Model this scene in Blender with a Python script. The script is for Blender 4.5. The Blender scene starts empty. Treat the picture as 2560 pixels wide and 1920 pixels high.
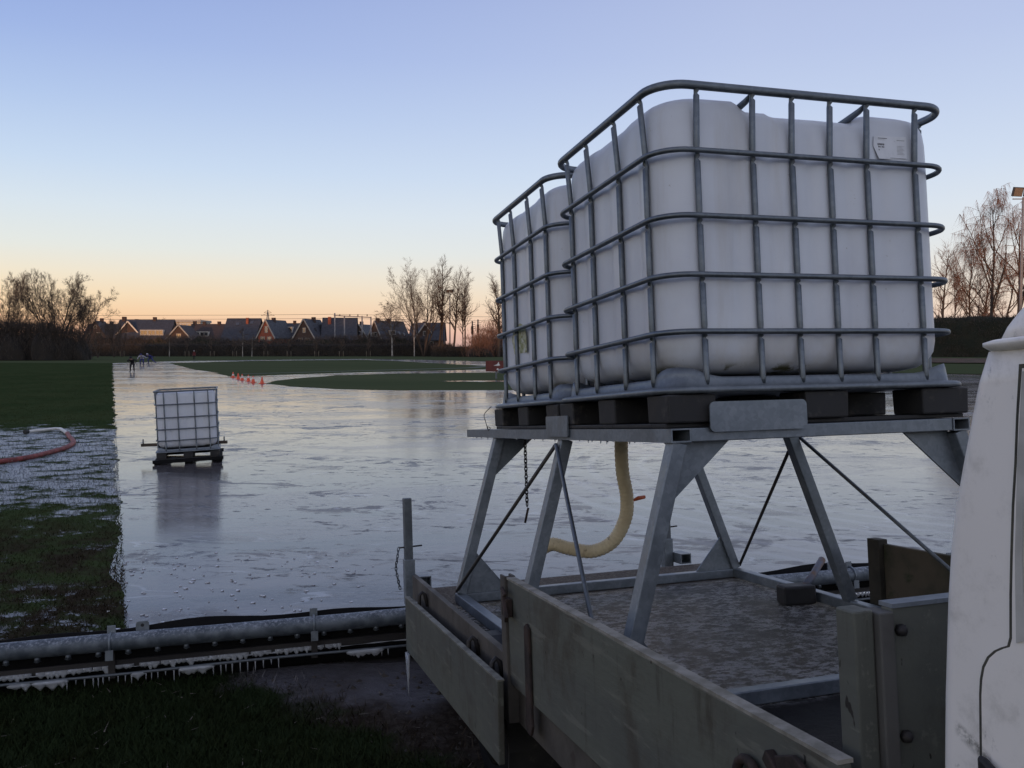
import bpy, bmesh, math, random
import numpy as np
from mathutils import Vector, Matrix
random.seed(7)
rng = np.random.default_rng(7)
sc = bpy.context.scene
COL = sc.collection
rad = math.radians
PI = math.pi

# ------------------------------------------------------------------ camera
FPX = 2172.17          # focal length in pixels of the 2560 px wide photograph
HC = 1.92
cam = bpy.data.cameras.new('camera')
cam.sensor_width = 36; cam.lens = 36 * FPX / 2560
cam.clip_start = 0.05; cam.clip_end = 5000
camo = bpy.data.objects.new('camera', cam); COL.objects.link(camo)
camo.location = (0, 0, HC); camo.rotation_euler = (PI / 2 - 0.04141, 0, 0)
sc.camera = camo

# ------------------------------------------------------------------ sky, sun, exposure
SUN_EL = rad(1.6)
SUN_DIR = Vector((-0.30, -1.0, 0)).normalized()      # horizontal direction towards the sun (behind the viewer)
w = bpy.data.worlds.new('World'); sc.world = w; w.use_nodes = True
nt = w.node_tree; N = nt.nodes; LK = nt.links
def lin(r, g, b):
    f = lambda c: (c / 255 / 12.92) if c / 255 <= .04045 else ((c / 255 + .055) / 1.055) ** 2.4
    return (f(r), f(g), f(b), 1)
tc = N.new('ShaderNodeTexCoord')
sep = N.new('ShaderNodeSeparateXYZ'); LK.new(tc.outputs['Generated'], sep.inputs[0])
asn = N.new('ShaderNodeMath'); asn.operation = 'ARCSINE'; LK.new(sep.outputs[2], asn.inputs[0])
mr = N.new('ShaderNodeMapRange'); mr.inputs[1].default_value = 0; mr.inputs[2].default_value = PI / 2
LK.new(asn.outputs[0], mr.inputs[0])
ramp = N.new('ShaderNodeValToRGB'); LK.new(mr.outputs[0], ramp.inputs[0])
SKY = [(0, (208, 154, 134)), (1.0, (238, 180, 146)), (2.0, (248, 206, 162)), (3.2, (247, 221, 184)), (4.5, (241, 229, 206)), (6.1, (229, 232, 226)),
       (8.4, (217, 228, 236)), (11, (199, 217, 239)), (14.5, (178, 199, 234)), (18, (158, 180, 227)), (23, (136, 159, 215)),
       (34, (128, 144, 190)), (55, (120, 130, 168)), (90, (118, 124, 156))]
els = ramp.color_ramp.elements
while len(els) < len(SKY): els.new(0.5)
for e, (d, c) in zip(els, SKY): e.position = d / 90; e.color = lin(*c)
# warm glow low in the sky around the sun
dot = N.new('ShaderNodeVectorMath'); dot.operation = 'DOT_PRODUCT'
LK.new(tc.outputs['Generated'], dot.inputs[0]); dot.inputs[1].default_value = SUN_DIR
gl = N.new('ShaderNodeMapRange'); gl.inputs[1].default_value = 0.1; gl.inputs[2].default_value = 1.0; gl.interpolation_type = 'SMOOTHSTEP'
LK.new(dot.outputs['Value'], gl.inputs[0])
lowm = N.new('ShaderNodeMapRange'); lowm.inputs[1].default_value = 0.85; lowm.inputs[2].default_value = 0.0; lowm.interpolation_type = 'SMOOTHSTEP'
LK.new(sep.outputs[2], lowm.inputs[0])
gm = N.new('ShaderNodeMath'); gm.operation = 'MULTIPLY'; LK.new(gl.outputs[0], gm.inputs[0]); LK.new(lowm.outputs[0], gm.inputs[1])
gmix = N.new('ShaderNodeMix'); gmix.data_type = 'RGBA'
LK.new(gm.outputs[0], gmix.inputs[0]); LK.new(ramp.outputs[0], gmix.inputs[6]); gmix.inputs[7].default_value = (1.34, 1.28, 1.20, 1)
gl2 = N.new('ShaderNodeMapRange'); gl2.inputs[1].default_value = 0.80; gl2.inputs[2].default_value = 1.0; gl2.interpolation_type = 'SMOOTHSTEP'
LK.new(dot.outputs['Value'], gl2.inputs[0])
low2 = N.new('ShaderNodeMapRange'); low2.inputs[1].default_value = 0.16; low2.inputs[2].default_value = 0.0; low2.interpolation_type = 'SMOOTHSTEP'
LK.new(sep.outputs[2], low2.inputs[0])
gm2 = N.new('ShaderNodeMath'); gm2.operation = 'MULTIPLY'; LK.new(gl2.outputs[0], gm2.inputs[0]); LK.new(low2.outputs[0], gm2.inputs[1])
gmix2 = N.new('ShaderNodeMix'); gmix2.data_type = 'RGBA'
LK.new(gm2.outputs[0], gmix2.inputs[0]); LK.new(gmix.outputs[2], gmix2.inputs[6]); gmix2.inputs[7].default_value = (2.6, 1.25, .42, 1)
# clear-sky scattering added on top
nis = N.new('ShaderNodeTexSky'); nis.sky_type = 'NISHITA'; nis.sun_disc = False
nis.sun_elevation = SUN_EL; nis.sun_rotation = math.atan2(SUN_DIR.x, SUN_DIR.y)
nis.ozone_density = 4; nis.dust_density = 1
nadd = N.new('ShaderNodeMix'); nadd.data_type = 'RGBA'; nadd.blend_type = 'ADD'; nadd.inputs[0].default_value = 0.02
LK.new(gmix2.outputs[2], nadd.inputs[6]); LK.new(nis.outputs[0], nadd.inputs[7])
# the sky is paler towards the right of the view
azm = N.new('ShaderNodeMapRange'); azm.inputs[1].default_value = -.5; azm.inputs[2].default_value = .25
azm.inputs[3].default_value = 0; azm.inputs[4].default_value = 1; LK.new(sep.outputs[0], azm.inputs[0])
pale = N.new('ShaderNodeMix'); pale.data_type = 'RGBA'
pf = N.new('ShaderNodeMath'); pf.operation = 'MULTIPLY'; LK.new(azm.outputs[0], pf.inputs[0]); pf.inputs[1].default_value = .36
LK.new(pf.outputs[0], pale.inputs[0]); LK.new(nadd.outputs[2], pale.inputs[6]); pale.inputs[7].default_value = lin(222, 226, 238)
bg = N['Background']; LK.new(pale.outputs[2], bg.inputs[0]); bg.inputs[1].default_value = 1.0

sl = bpy.data.lights.new('sun', 'SUN'); sl.energy = 2.0; sl.angle = rad(0.5); sl.color = (1, .50, .22)
slo = bpy.data.objects.new('sun', sl); COL.objects.link(slo)
slo.rotation_euler = (-(SUN_DIR * math.cos(SUN_EL) + Vector((0, 0, math.sin(SUN_EL))))).to_track_quat('-Z', 'Y').to_euler()
sc.view_settings.view_transform = 'Standard'; sc.view_settings.look = 'None'
sc.view_settings.exposure = 0; sc.view_settings.gamma = 1
sc.cycles.max_bounces = 6; sc.cycles.diffuse_bounces = 3; sc.cycles.glossy_bounces = 3

# ------------------------------------------------------------------ helpers
def tag(o, label=None, cat=None, group=None, kind=None):
    if label: o['label'] = label
    if cat: o['category'] = cat
    if group: o['group'] = group
    if kind: o['kind'] = kind
    return o

def empty(name, loc=(0, 0, 0), rz=0, parent=None, M=None):
    o = bpy.data.objects.new(name, None); COL.objects.link(o); o.empty_display_size = .1
    if M is not None: o.matrix_world = M
    else: o.location = loc; o.rotation_euler = (0, 0, rz)
    if parent: o.parent = parent
    return o

def copy_tree(o, parent=None):
    c = o.copy(); COL.objects.link(c)
    if parent: c.parent = parent
    for ch in list(o.children): copy_tree(ch, c)
    return c

class MB:
    def __init__(s): s.v = []; s.f = []; s.m = []; s.sm = []
    def add(s, vs, fs, mi=0, smooth=False):
        n = len(s.v); s.v += [tuple(p) for p in vs]
        for f in fs: s.f.append(tuple(i + n for i in f)); s.m.append(mi); s.sm.append(smooth)
        return s
    def box(s, x0, x1, y0, y1, z0, z1, mi=0, M=None):
        vs = [Vector((x, y, z)) for z in (z0, z1) for y in (y0, y1) for x in (x0, x1)]
        if M is not None: vs = [M @ p for p in vs]
        return s.add(vs, [(0, 2, 3, 1), (4, 5, 7, 6), (0, 1, 5, 4), (2, 6, 7, 3), (0, 4, 6, 2), (1, 3, 7, 5)], mi)
    def prism(s, pts, d, mi=0):
        """polygon of 3-D points extruded by vector d"""
        n = len(pts); d = Vector(d); a = [Vector(p) for p in pts]; b = [p + d for p in a]
        fs = [tuple(range(n))[::-1], tuple(range(n, 2 * n))] + [(i, (i + 1) % n, n + (i + 1) % n, n + i) for i in range(n)]
        return s.add(a + b, fs, mi)
    def bar(s, a, b, wx, wy, up=(0, 0, 1), mi=0):
        """rectangular bar from a to b; wy measured towards up"""
        a = Vector(a); b = Vector(b); d = (b - a).normalized(); upv = Vector(up)
        x = d.cross(upv).normalized(); y = x.cross(d).normalized()
        vs = [p + x * sx * wx / 2 + y * sy * wy / 2 for p in (a, b) for sx, sy in ((-1, -1), (1, -1), (1, 1), (-1, 1))]
        return s.add(vs, [(0, 1, 2, 3)[::-1], (4, 5, 6, 7), (0, 1, 5, 4), (1, 2, 6, 5), (2, 3, 7, 6), (3, 0, 4, 7)], mi)
    def tube(s, pts, r, n=8, closed=False, caps=True, mi=0, smooth=True, flat=1.0, ref=(0, 0, 1)):
        pts = [Vector(p) for p in pts]; m = len(pts)
        rs = r if isinstance(r, (list, tuple)) else [r] * m
        base = len(s.v); px = None
        for i, p in enumerate(pts):
            if closed: t = (pts[(i + 1) % m] - pts[i - 1])
            else: t = pts[min(i + 1, m - 1)] - pts[max(i - 1, 0)]
            if t.length < 1e-9: t = Vector((0, 0, 1))
            t.normalize()
            if px is None:
                rf = Vector(ref)
                if abs(t.dot(rf)) > .95: rf = Vector((1, 0, 0))
                px = rf - t * t.dot(rf)
            else: px = px - t * t.dot(px)
            px.normalize(); py = t.cross(px)
            for k in range(n):
                a = 2 * PI * k / n
                s.v.append(tuple(p + px * (math.cos(a) * rs[i]) + py * (math.sin(a) * rs[i] * flat)))
        seg = m if closed else m - 1
        for i in range(seg):
            j = (i + 1) % m
            for k in range(n):
                l = (k + 1) % n
                s.f.append((base + i * n + k, base + i * n + l, base + j * n + l, base + j * n + k)); s.m.append(mi); s.sm.append(smooth)
        if caps and not closed:
            s.f.append(tuple(base + k for k in range(n))[::-1]); s.m.append(mi); s.sm.append(False)
            s.f.append(tuple(base + (m - 1) * n + k for k in range(n))); s.m.append(mi); s.sm.append(False)
        return s
    def loft(s, rings, cap0=True, cap1=True, mi=0, smooth=True):
        base = len(s.v); n = len(rings[0])
        for r in rings: s.v += [tuple(p) for p in r]
        for i in range(len(rings) - 1):
            for k in range(n):
                l = (k + 1) % n
                s.f.append((base + i * n + k, base + i * n + l, base + (i + 1) * n + l, base + (i + 1) * n + k)); s.m.append(mi); s.sm.append(smooth)
        if cap0: s.f.append(tuple(base + k for k in range(n))[::-1]); s.m.append(mi); s.sm.append(smooth)
        if cap1: s.f.append(tuple(base + (len(rings) - 1) * n + k for k in range(n))); s.m.append(mi); s.sm.append(smooth)
        return s
    def mesh(s, name, mats):
        me = bpy.data.meshes.new(name)
        me.from_pydata(s.v, [], s.f)
        for m in (mats if isinstance(mats, (list, tuple)) else [mats]): me.materials.append(m)
        me.polygons.foreach_set('material_index', s.m); me.polygons.foreach_set('use_smooth', s.sm)
        me.update(); return me
    def build(s, name, mats, parent=None, bevel=0, seg=2):
        o = bpy.data.objects.new(name, s.mesh(name, mats)); COL.objects.link(o)
        if parent: o.parent = parent
        if bevel:
            b = o.modifiers.new('bevel', 'BEVEL'); b.width = bevel; b.segments = seg; b.limit_method = 'ANGLE'; b.angle_limit = rad(40)
        return o

def tri_mesh(name, V, mat, parent=None, nv=3):
    """V: (n*nv,3) vertices, consecutive nv form a face"""
    me = bpy.data.meshes.new(name); n = len(V) // nv
    me.vertices.add(len(V)); me.vertices.foreach_set('co', np.asarray(V, dtype=np.float32).ravel())
    me.loops.add(len(V)); me.loops.foreach_set('vertex_index', np.arange(len(V), dtype=np.int32))
    me.polygons.add(n); me.polygons.foreach_set('loop_start', np.arange(0, len(V), nv, dtype=np.int32))
    me.materials.append(mat); me.update(calc_edges=True); me.validate()
    o = bpy.data.objects.new(name, me); COL.objects.link(o)
    if parent: o.parent = parent
    return o

# ------------------------------------------------------------------ materials
class NT:
    """tiny node-building helper"""
    def __init__(s, name):
        s.mat = bpy.data.materials.new(name); s.mat.use_nodes = True; s.t = s.mat.node_tree; s.b = s.t.nodes['Principled BSDF']
        s.tc = s.t.nodes.new('ShaderNodeTexCoord')
    def n(s, typ, **kw):
        x = s.t.nodes.new(typ)
        for k, v in kw.items(): setattr(x, k, v)
        return x
    def l(s, a, b): s.t.links.new(a, b)
    def coord(s, scale=(1, 1, 1), rot=(0, 0, 0), src='Object'):
        m = s.n('ShaderNodeMapping'); m.inputs['Scale'].default_value = scale; m.inputs['Rotation'].default_value = rot
        s.l(s.tc.outputs[src], m.inputs[0]); return m.outputs[0]
    def noise(s, scale, detail=4, rough=.55, co=None, dist=0):
        x = s.n('ShaderNodeTexNoise'); x.inputs['Scale'].default_value = scale; x.inputs['Detail'].default_value = detail
        x.inputs['Roughness'].default_value = rough; x.inputs['Distortion'].default_value = dist
        s.l(co if co is not None else s.tc.outputs['Object'], x.inputs['Vector']); return x.outputs['Fac']
    def rng(s, v, a, b, c=0, d=1, smooth=True):
        x = s.n('ShaderNodeMapRange'); x.interpolation_type = 'SMOOTHSTEP' if smooth else 'LINEAR'
        for i, q in enumerate((a, b, c, d)): x.inputs[i + 1].default_value = q
        s.l(v, x.inputs[0]); return x.outputs[0]
    def mix(s, f, a, b):
        x = s.n('ShaderNodeMix', data_type='RGBA')
        for i, q in ((0, f), (6, a), (7, b)):
            if isinstance(q, (tuple, float, int)): x.inputs[i].default_value = (q + (1,) if isinstance(q, tuple) and len(q) == 3 else q)
            else: s.l(q, x.inputs[i])
        return x.outputs[2]
    def math(s, op, a, b=None):
        x = s.n('ShaderNodeMath', operation=op)
        for i, q in enumerate((a, b)):
            if q is None: continue
            if isinstance(q, (float, int)): x.inputs[i].default_value = q
            else: s.l(q, x.inputs[i])
        return x.outputs[0]
    def sepxyz(s, v=None):
        x = s.n('ShaderNodeSeparateXYZ'); s.l(v if v is not None else s.tc.outputs['Object'], x.inputs[0]); return x.outputs
    def bump(s, h, strength=.3, dist=.01, normal=None):
        x = s.n('ShaderNodeBump'); x.inputs['Strength'].default_value = strength; x.inputs['Distance'].default_value = dist
        s.l(h, x.inputs['Height'])
        if normal is not None: s.l(normal, x.inputs['Normal'])
        s.l(x.outputs[0], s.b.inputs['Normal']); return x.outputs[0]
    def set(s, **kw):
        for k, v in kw.items():
            i = s.b.inputs[k.replace('_', ' ')]
            if isinstance(v, (tuple, float, int)): i.default_value = (v + (1,) if isinstance(v, tuple) and len(v) == 3 else v)
            else: s.l(v, i)
        return s

def pmat(name, c1, c2=None, scale=6, rough=.6, rough2=None, metal=0, bump=.15, bdist=.004, bscale=None, stretch=(1, 1, 1), spots=None):
    m = NT(name); co = m.coord(stretch)
    nz = m.noise(scale, 5, .6, co)
    f = m.rng(nz, .36, .64)
    col = m.mix(f, c1, c2 if c2 else tuple(x * .8 for x in c1))
    if spots:
        sc_, lo, hi, sc = spots
        col = m.mix(m.rng(m.noise(sc_, 6, .65), lo, hi), col, sc)
    m.set(Base_Color=col, Metallic=metal)
    m.set(Roughness=m.rng(nz, .3, .7, rough, rough2 if rough2 is not None else min(1, rough + .12)))
    if bump: m.bump(m.noise(bscale or scale * 4, 4, .6, co), bump, bdist)
    return m.mat

# galvanised steel with zinc mottling
def galv(name, dark=1.0):
    m = NT(name)
    v = m.n('ShaderNodeTexVoronoi'); v.inputs['Scale'].default_value = 70; m.l(m.tc.outputs['Object'], v.inputs['Vector'])
    vs = m.n('ShaderNodeSeparateColor'); m.l(v.outputs['Color'], vs.inputs[0])
    nz = m.noise(9, 6, .65)
    k = m.math('ADD', m.math('MULTIPLY', vs.outputs[0], .16), m.math('MULTIPLY', nz, .9))
    col = m.mix(m.rng(k, .35, .85), tuple(x * dark for x in (.17, .195, .22)), tuple(x * dark for x in (.275, .305, .335)))
    col = m.mix(m.rng(m.noise(26, 5, .7), .66, .78), col, (.13, .10, .075))
    m.set(Base_Color=col, Metallic=.55, Roughness=m.rng(nz, .3, .7, .38, .6)); m.bump(m.noise(120, 3), .12, .002)
    return m.mat
GALV = galv('galvanised_steel'); GALVD = galv('weathered_steel', .62); CAGE = galv('dull_cage_steel', .76); CAGE.node_tree.nodes['Principled BSDF'].inputs['Metallic'].default_value = .85
PANM = galv('pan_steel', .78)
def frosted():
    m = NT('frosted_steel'); g = m.sepxyz(m.n('ShaderNodeNewGeometry').outputs['Normal'])
    nz = m.noise(60, 5, .7)
    fr = m.math('MULTIPLY', m.math('MULTIPLY', m.rng(g[2], .2, .95), m.rng(nz, .46, .66)), .45)
    col = m.mix(m.rng(m.noise(14, 5), .35, .65), (.072, .088, .105), (.14, .163, .187))
    col = m.mix(fr, col, (.62, .65, .70))
    m.set(Base_Color=col, Metallic=.3, Roughness=.55); m.bump(nz, .35, .004)
    return m.mat
FROST = frosted()

def hdpe():
    m = NT('white_plastic'); z = m.sepxyz()[2]
    nz = m.noise(2.2, 5, .6); st = m.noise(7, 6, .65, m.coord((1, 1, .12)))
    col = m.mix(m.rng(nz, .35, .7), (.62, .65, .705), (.55, .575, .63))
    col = m.mix(m.math('MULTIPLY', m.rng(st, .52, .72), .34), col, (.45, .43, .40))
    col = m.mix(m.math('MULTIPLY', m.rng(m.noise(34, 5, .75), .66, .72), .6), col, (.25, .23, .20))
    low = m.math('MULTIPLY', m.rng(z, .26, .05), m.rng(m.noise(5, 5, .65), .38, .66))
    col = m.mix(m.math('MULTIPLY', low, .38), col, (.42, .37, .29))
    alg = m.math('MULTIPLY', m.rng(z, .085, .055), m.rng(m.noise(6.5, 5, .7), .52, .62))
    col = m.mix(alg, col, (.09, .085, .02))
    m.set(Base_Color=col, Roughness=m.rng(nz, .3, .7, .34, .5)); m.b.inputs['Subsurface Weight'].default_value = .12
    m.b.inputs['Subsurface Radius'].default_value = (.03, .03, .035)
    m.bump(m.noise(3, 3), .10, .02)
    return m.mat
HDPE = hdpe()
BLACKP = pmat('black_plastic', (.011, .011, .013), (.024, .023, .023), 7, .55, .8, 0, .2, .004, spots=(16, .56, .72, (.06, .053, .047)))
RUBBER = pmat('black_rubber', (.004, .004, .005), (.009, .009, .010), 5, .75, .95); RUBBER.node_tree.nodes['Principled BSDF'].inputs['Specular IOR Level'].default_value = .2
def olive():
    m = NT('olive_painted_wood'); nz = m.noise(3, 6, .6, m.coord((1, .35, 1)))
    col = m.mix(m.rng(nz, .35, .65), (.122, .128, .105), (.086, .090, .077))
    col = m.mix(m.math('MULTIPLY', m.rng(m.noise(4.5, 7, .72, m.coord((1, .8, .5))), .50, .66), .7), col, (.060, .050, .038))
    col = m.mix(m.math('MULTIPLY', m.rng(m.noise(16, 5, .7, m.coord((1, 1, .14))), .56, .68), .55), col, (.045, .040, .030))
    col = m.mix(m.math('MULTIPLY', m.rng(m.noise(22, 4, .7, m.coord((1, .12, 1))), .58, .66), .4), col, (.20, .20, .165))
    col = m.mix(m.rng(m.noise(30, 3, .6, m.coord((1, 1, .45))), .70, .73), col, (.018, .015, .012))
    m.set(Base_Color=col, Roughness=m.rng(nz, .3, .7, .45, .75)); m.bump(m.noise(45, 5, .65, m.coord((1, .2, 1))), .35, .004)
    return m.mat
OLIVE = olive()
TANRAIL = pmat('tan_weathered_rail', (.092, .082, .070), (.055, .048, .042), 4, .6, .8, spots=(9, .6, .7, (.045, .035, .03)))
RUST = pmat('rusty_iron', (.048, .030, .024), (.024, .018, .016), 14, .7, .9, .2, .4, .004)
DARKST = pmat('dark_steel', (.020, .020, .023), (.04, .035, .033), 9, .5, .7, .4)
RODST = pmat('dark_brace_steel', (.055, .053, .052), (.085, .075, .065), 12, .5, .7, .45)
def deckmat():
    m = NT('icy_deck'); o = m.sepxyz()
    nz = m.noise(30, 7, .78, m.coord((.7, 1.0, 1))); big = m.noise(2.2, 4)
    col = m.mix(m.rng(big, .38, .62), (.026, .025, .025), (.050, .047, .045))
    sand = m.mix(m.rng(m.noise(60, 5, .8), .45, .7), (.10, .08, .066), (.31, .27, .225))
    rear = m.rng(o[1], 1.96, 2.06)
    col = m.mix(rear, col, sand)
    inside = m.math('MULTIPLY', m.rng(o[1], -.02, .06), m.math('SUBTRACT', 1.0, rear))
    icy = m.math('MULTIPLY', m.math('MULTIPLY', m.rng(nz, .46, .56), inside), m.rng(m.noise(4.0, 4, .6), .28, .5))
    col = m.mix(m.math('MULTIPLY', icy, .95), col, (.42, .42, .43))  # pale ice speckle also paints in glints of the low sky
    col = m.mix(m.rng(m.noise(48, 3, .6), .66, .70), col, (.012, .010, .009))
    m.l(m.rng(inside, 0, 1, .12, .5), m.b.inputs['Specular IOR Level'])
    m.set(Base_Color=col, Roughness=m.rng(inside, 0, 1, .7, .15), IOR=1.5); m.bump(nz, 1.0, .035)
    return m.mat
DECK = deckmat()
def vanpaint():
    m = NT('dirty_white_paint'); nz = m.noise(5, 6, .65)
    d = m.rng(m.noise(9, 7, .72), .50, .74)
    col = m.mix(m.math('MULTIPLY', d, .55), (.87, .83, .775), (.48, .45, .40))
    col = m.mix(m.math('MULTIPLY', m.rng(m.noise(30, 5, .7, m.coord((1, 1, .6))), .62, .74), .6), col, (.16, .155, .15))
    yz = m.sepxyz(); t_ = m.math('ADD', yz[2], m.math('MULTIPLY', m.math('ADD', yz[1], 1.49), -.45))      # scuff beside the handle
    sc = m.math('MULTIPLY', m.rng(m.math('ABSOLUTE', m.math('ADD', t_, .575)), .016, .002), m.math('MULTIPLY', m.rng(yz[1], -1.530, -1.515), m.rng(yz[1], -1.452, -1.470)))
    sc = m.math('MULTIPLY', sc, m.rng(m.noise(60, 5, .7), .36, .6))
    col = m.mix(m.math('MULTIPLY', sc, .85), col, (.12, .115, .095))
    m.set(Base_Color=col, Roughness=m.rng(nz, .3, .7, .36, .6)); m.b.inputs['Coat Weight'].default_value = .25
    m.bump(m.noise(60, 4, .6), .05, .002)
    return m.mat
VAN = vanpaint()
HOSEY = pmat('cream_yellow_hose', (.70, .585, .36), (.58, .47, .28), 5, .45, .6, spots=(18, .62, .72, (.18, .13, .07)))
REDH = pmat('red_hose', (.24, .045, .038), (.14, .033, .03), 9, .55, .75, spots=(30, .6, .7, (.4, .3, .3)))
WHITEP = pmat('white_paint', (.70, .70, .69), (.60, .60, .59), 8, .45)
LABELW = pmat('label_paper', (.70, .72, .76), (.64, .66, .70), 20, .5)
INK = pmat('print_ink', (.14, .14, .16), None, 20, .6)
INKG = pmat('grey_print', (.50, .51, .54), None, 20, .6)
STICK = pmat('peeling_sticker', (.42, .42, .26), (.20, .21, .08), 18, .6, spots=(25, .5, .6, (.55, .55, .48)))
def icemat(name='clear_icicle'):
    m = NT(name); m.set(Base_Color=(.80, .83, .87), Roughness=.10, IOR=1.31); m.b.inputs['Transmission Weight'].default_value = .72
    m.bump(m.noise(90, 3), .3, .003); return m.mat
ICICLE = icemat()

# ground materials (object space = world space for all of them)
def icesheet():
    m = NT('rink_ice'); xyz = m.sepxyz()
    fl = m.coord((.45, 1.0, 1)); fl2 = m.coord((.45, 1, 1), (0, 0, .15))
    big = m.noise(.16, 4, .55, m.coord((.5, 1, 1))); mid = m.noise(1.15, 5, .62, fl); fine = m.noise(7.5, 6, .68, fl2); grain = m.noise(48, 4, .7)
    pat = m.noise(.55, 7, .68, m.coord((.42, 1.0, 1), (0, 0, .1)), 1.2)
    frost = m.rng(m.math('ADD', m.math('MULTIPLY', big, .35), m.math('MULTIPLY', pat, .65)), .44, .56)
    speck = m.rng(m.noise(22, 6, .8, m.coord((.6, 1, 1))), .42, .62)
    col = m.mix(frost, (.062, .056, .058), (.155, .144, .145))
    col = m.mix(m.math('MULTIPLY', speck, .4), col, (.19, .185, .19))
    # dark wet dashes and scuffs
    dash = m.math('MULTIPLY', m.rng(fine, .565, .62), m.rng(m.noise(.5, 3, .5, fl), .40, .56))
    col = m.mix(m.math('MULTIPLY', dash, .9), col, (.022, .024, .032))
    strk = m.math('MULTIPLY', m.rng(m.noise(1.5, 7, .74, m.coord((.62, 1, 1), (0, 0, -.12)), .9), .535, .585), m.rng(m.noise(.33, 3, .5, fl), .40, .55))
    col = m.mix(m.math('MULTIPLY', strk, .55), col, (.040, .038, .046))
    # white frost flecks
    fleck = m.math('MULTIPLY', m.rng(m.noise(13, 5, .75, fl), .60, .66), m.rng(m.noise(.8, 3, .5, fl), .42, .58))
    col = m.mix(m.math('MULTIPLY', fleck, .32), col, (.42, .43, .46))
    # sweeping arcs left by turning tyres
    dx = m.math('SUBTRACT', xyz[0], 7.5); dy = m.math('SUBTRACT', xyz[1], 13.5)
    rr = m.math('SQRT', m.math('ADD', m.math('MULTIPLY', dx, dx), m.math('MULTIPLY', dy, dy)))
    arc = m.math('SINE', m.math('MULTIPLY', m.math('ADD', rr, m.math('MULTIPLY', mid, .25)), 15.0))
    am = m.math('MULTIPLY', m.rng(rr, 3.6, 4.6), m.rng(rr, 8.6, 7.0)); am = m.math('MULTIPLY', am, m.rng(dx, .4, -1.5))
    col = m.mix(m.math('MULTIPLY', m.math('MULTIPLY', m.rng(arc, .2, 1), am), .28), col, (.36, .36, .39))
    sc_ = m.math('ABSOLUTE', m.math('SUBTRACT', m.noise(.9, 3, .5, m.coord((.35, 1, 1), (0, 0, .35))), .5))
    scr = m.math('MULTIPLY', m.rng(sc_, .007, .002), m.rng(m.noise(1.7, 3), .45, .6))
    col = m.mix(m.math('MULTIPLY', scr, .5), col, (.40, .41, .44))
    sc2 = m.math('ABSOLUTE', m.math('SUBTRACT', m.noise(1.3, 4, .6, m.coord((.3, 1, 1), (0, 0, -.2))), .5))
    col = m.mix(m.math('MULTIPLY', m.math('MULTIPLY', m.rng(sc2, .012, .004), m.rng(m.noise(1.2, 3), .47, .6)), .7), col, (.03, .03, .04))
    rgh = m.math('ADD', m.math('ADD', m.math('ADD', m.rng(frost, 0, 1, .06, .15), m.math('MULTIPLY', speck, .07)), m.math('MULTIPLY', fleck, .25)), m.math('MAXIMUM', m.math('MULTIPLY', dash, .3), m.math('MULTIPLY', strk, .22)))
    m.set(Base_Color=col, Roughness=rgh, IOR=1.36)
    b = m.bump(m.math('ADD', m.math('MULTIPLY', fine, 1.0), m.math('MULTIPLY', pat, .3)), .10, .008)
    m.bump(grain, .16, .0025, b)
    return m.mat
ICE = icesheet()

def groundmat(name, verge=False):
    m = NT(name); xyz = m.sepxyz()
    n1 = m.noise(.35, 4); n2 = m.noise(2.6, 5, .65); n3 = m.noise(16, 5, .7)
    col = m.mix(m.rng(n1, .35, .65), (.034, .052, .022), (.046, .062, .027))
    col = m.mix(m.math('MULTIPLY', m.rng(n2, .45, .7), .6), col, (.030, .030, .012))
    if verge:
        col = m.mix(.45, col, (.004, .006, .004))
        # trodden mud towards the lorry, thin ice film by the boom
        e = m.math('ADD', m.math('ADD', xyz[0], 1.5), m.math('MULTIPLY', m.math('SUBTRACT', xyz[1], 4.85), 1.25))
        e = m.math('ADD', e, m.math('MULTIPLY', m.math('SUBTRACT', n2, .5), 1.4))
        mud = m.rng(e, -.15, .2)
        col = m.mix(mud, col, m.mix(m.rng(n3, .4, .65), (.030, .023, .018), (.058, .048, .040)))
        film = m.math('MULTIPLY', m.rng(m.math('ADD', m.math('ADD', xyz[1], m.math('MULTIPLY', n2, .9)), m.math('MULTIPLY', xyz[0], .10)), 4.75, 5.25), mud)
        col = m.mix(m.math('MULTIPLY', film, m.rng(n2, .25, .6, .45, .9)), col, (.115, .112, .125))
        m.set(Roughness=m.rng(film, 0, 1, .85, .25))
    else:
        # frosted band and bare brown patch of the left field
        nx = m.noise(2.1, 8, .74, m.coord((.8, 1, 1)))
        band = m.math('MULTIPLY', m.rng(xyz[1], 8.0, 12.0), m.rng(xyz[1], 23.0, 18.5))
        thr = m.math('ADD', m.math('MULTIPLY', band, .18), nx)
        fr = m.math('MULTIPLY', m.rng(thr, .60, .70), m.rng(xyz[1], 26, 20))
        near = m.math('MULTIPLY', m.rng(xyz[1], 7.4, 6.2), m.rng(m.noise(5.0, 5, .7, m.coord((.6, 1, 1))), .58, .63))
        brown = m.math('MULTIPLY', m.rng(xyz[1], 10.5, 7.5), m.rng(n2, .35, .6))
        col = m.mix(m.math('MULTIPLY', brown, .9), col, (.036, .027, .021))
        fr = m.math('MAXIMUM', fr, near)
        col = m.mix(m.math('MULTIPLY', fr, .9), col, m.mix(n3, (.16, .175, .195), (.34, .36, .40)))
        m.set(Roughness=m.rng(fr, 0, 1, .85, .35))
    m.set(Base_Color=col); spv = m.math('MULTIPLY', (film if verge else fr), .3); m.l(spv, m.b.inputs['Specular IOR Level'])
    m.bump(m.math('ADD', n2, m.math('MULTIPLY', n3, .5)), .7, .03)
    return m.mat
GRASS = groundmat('short_grass'); VERGE = groundmat('muddy_verge', True)
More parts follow.
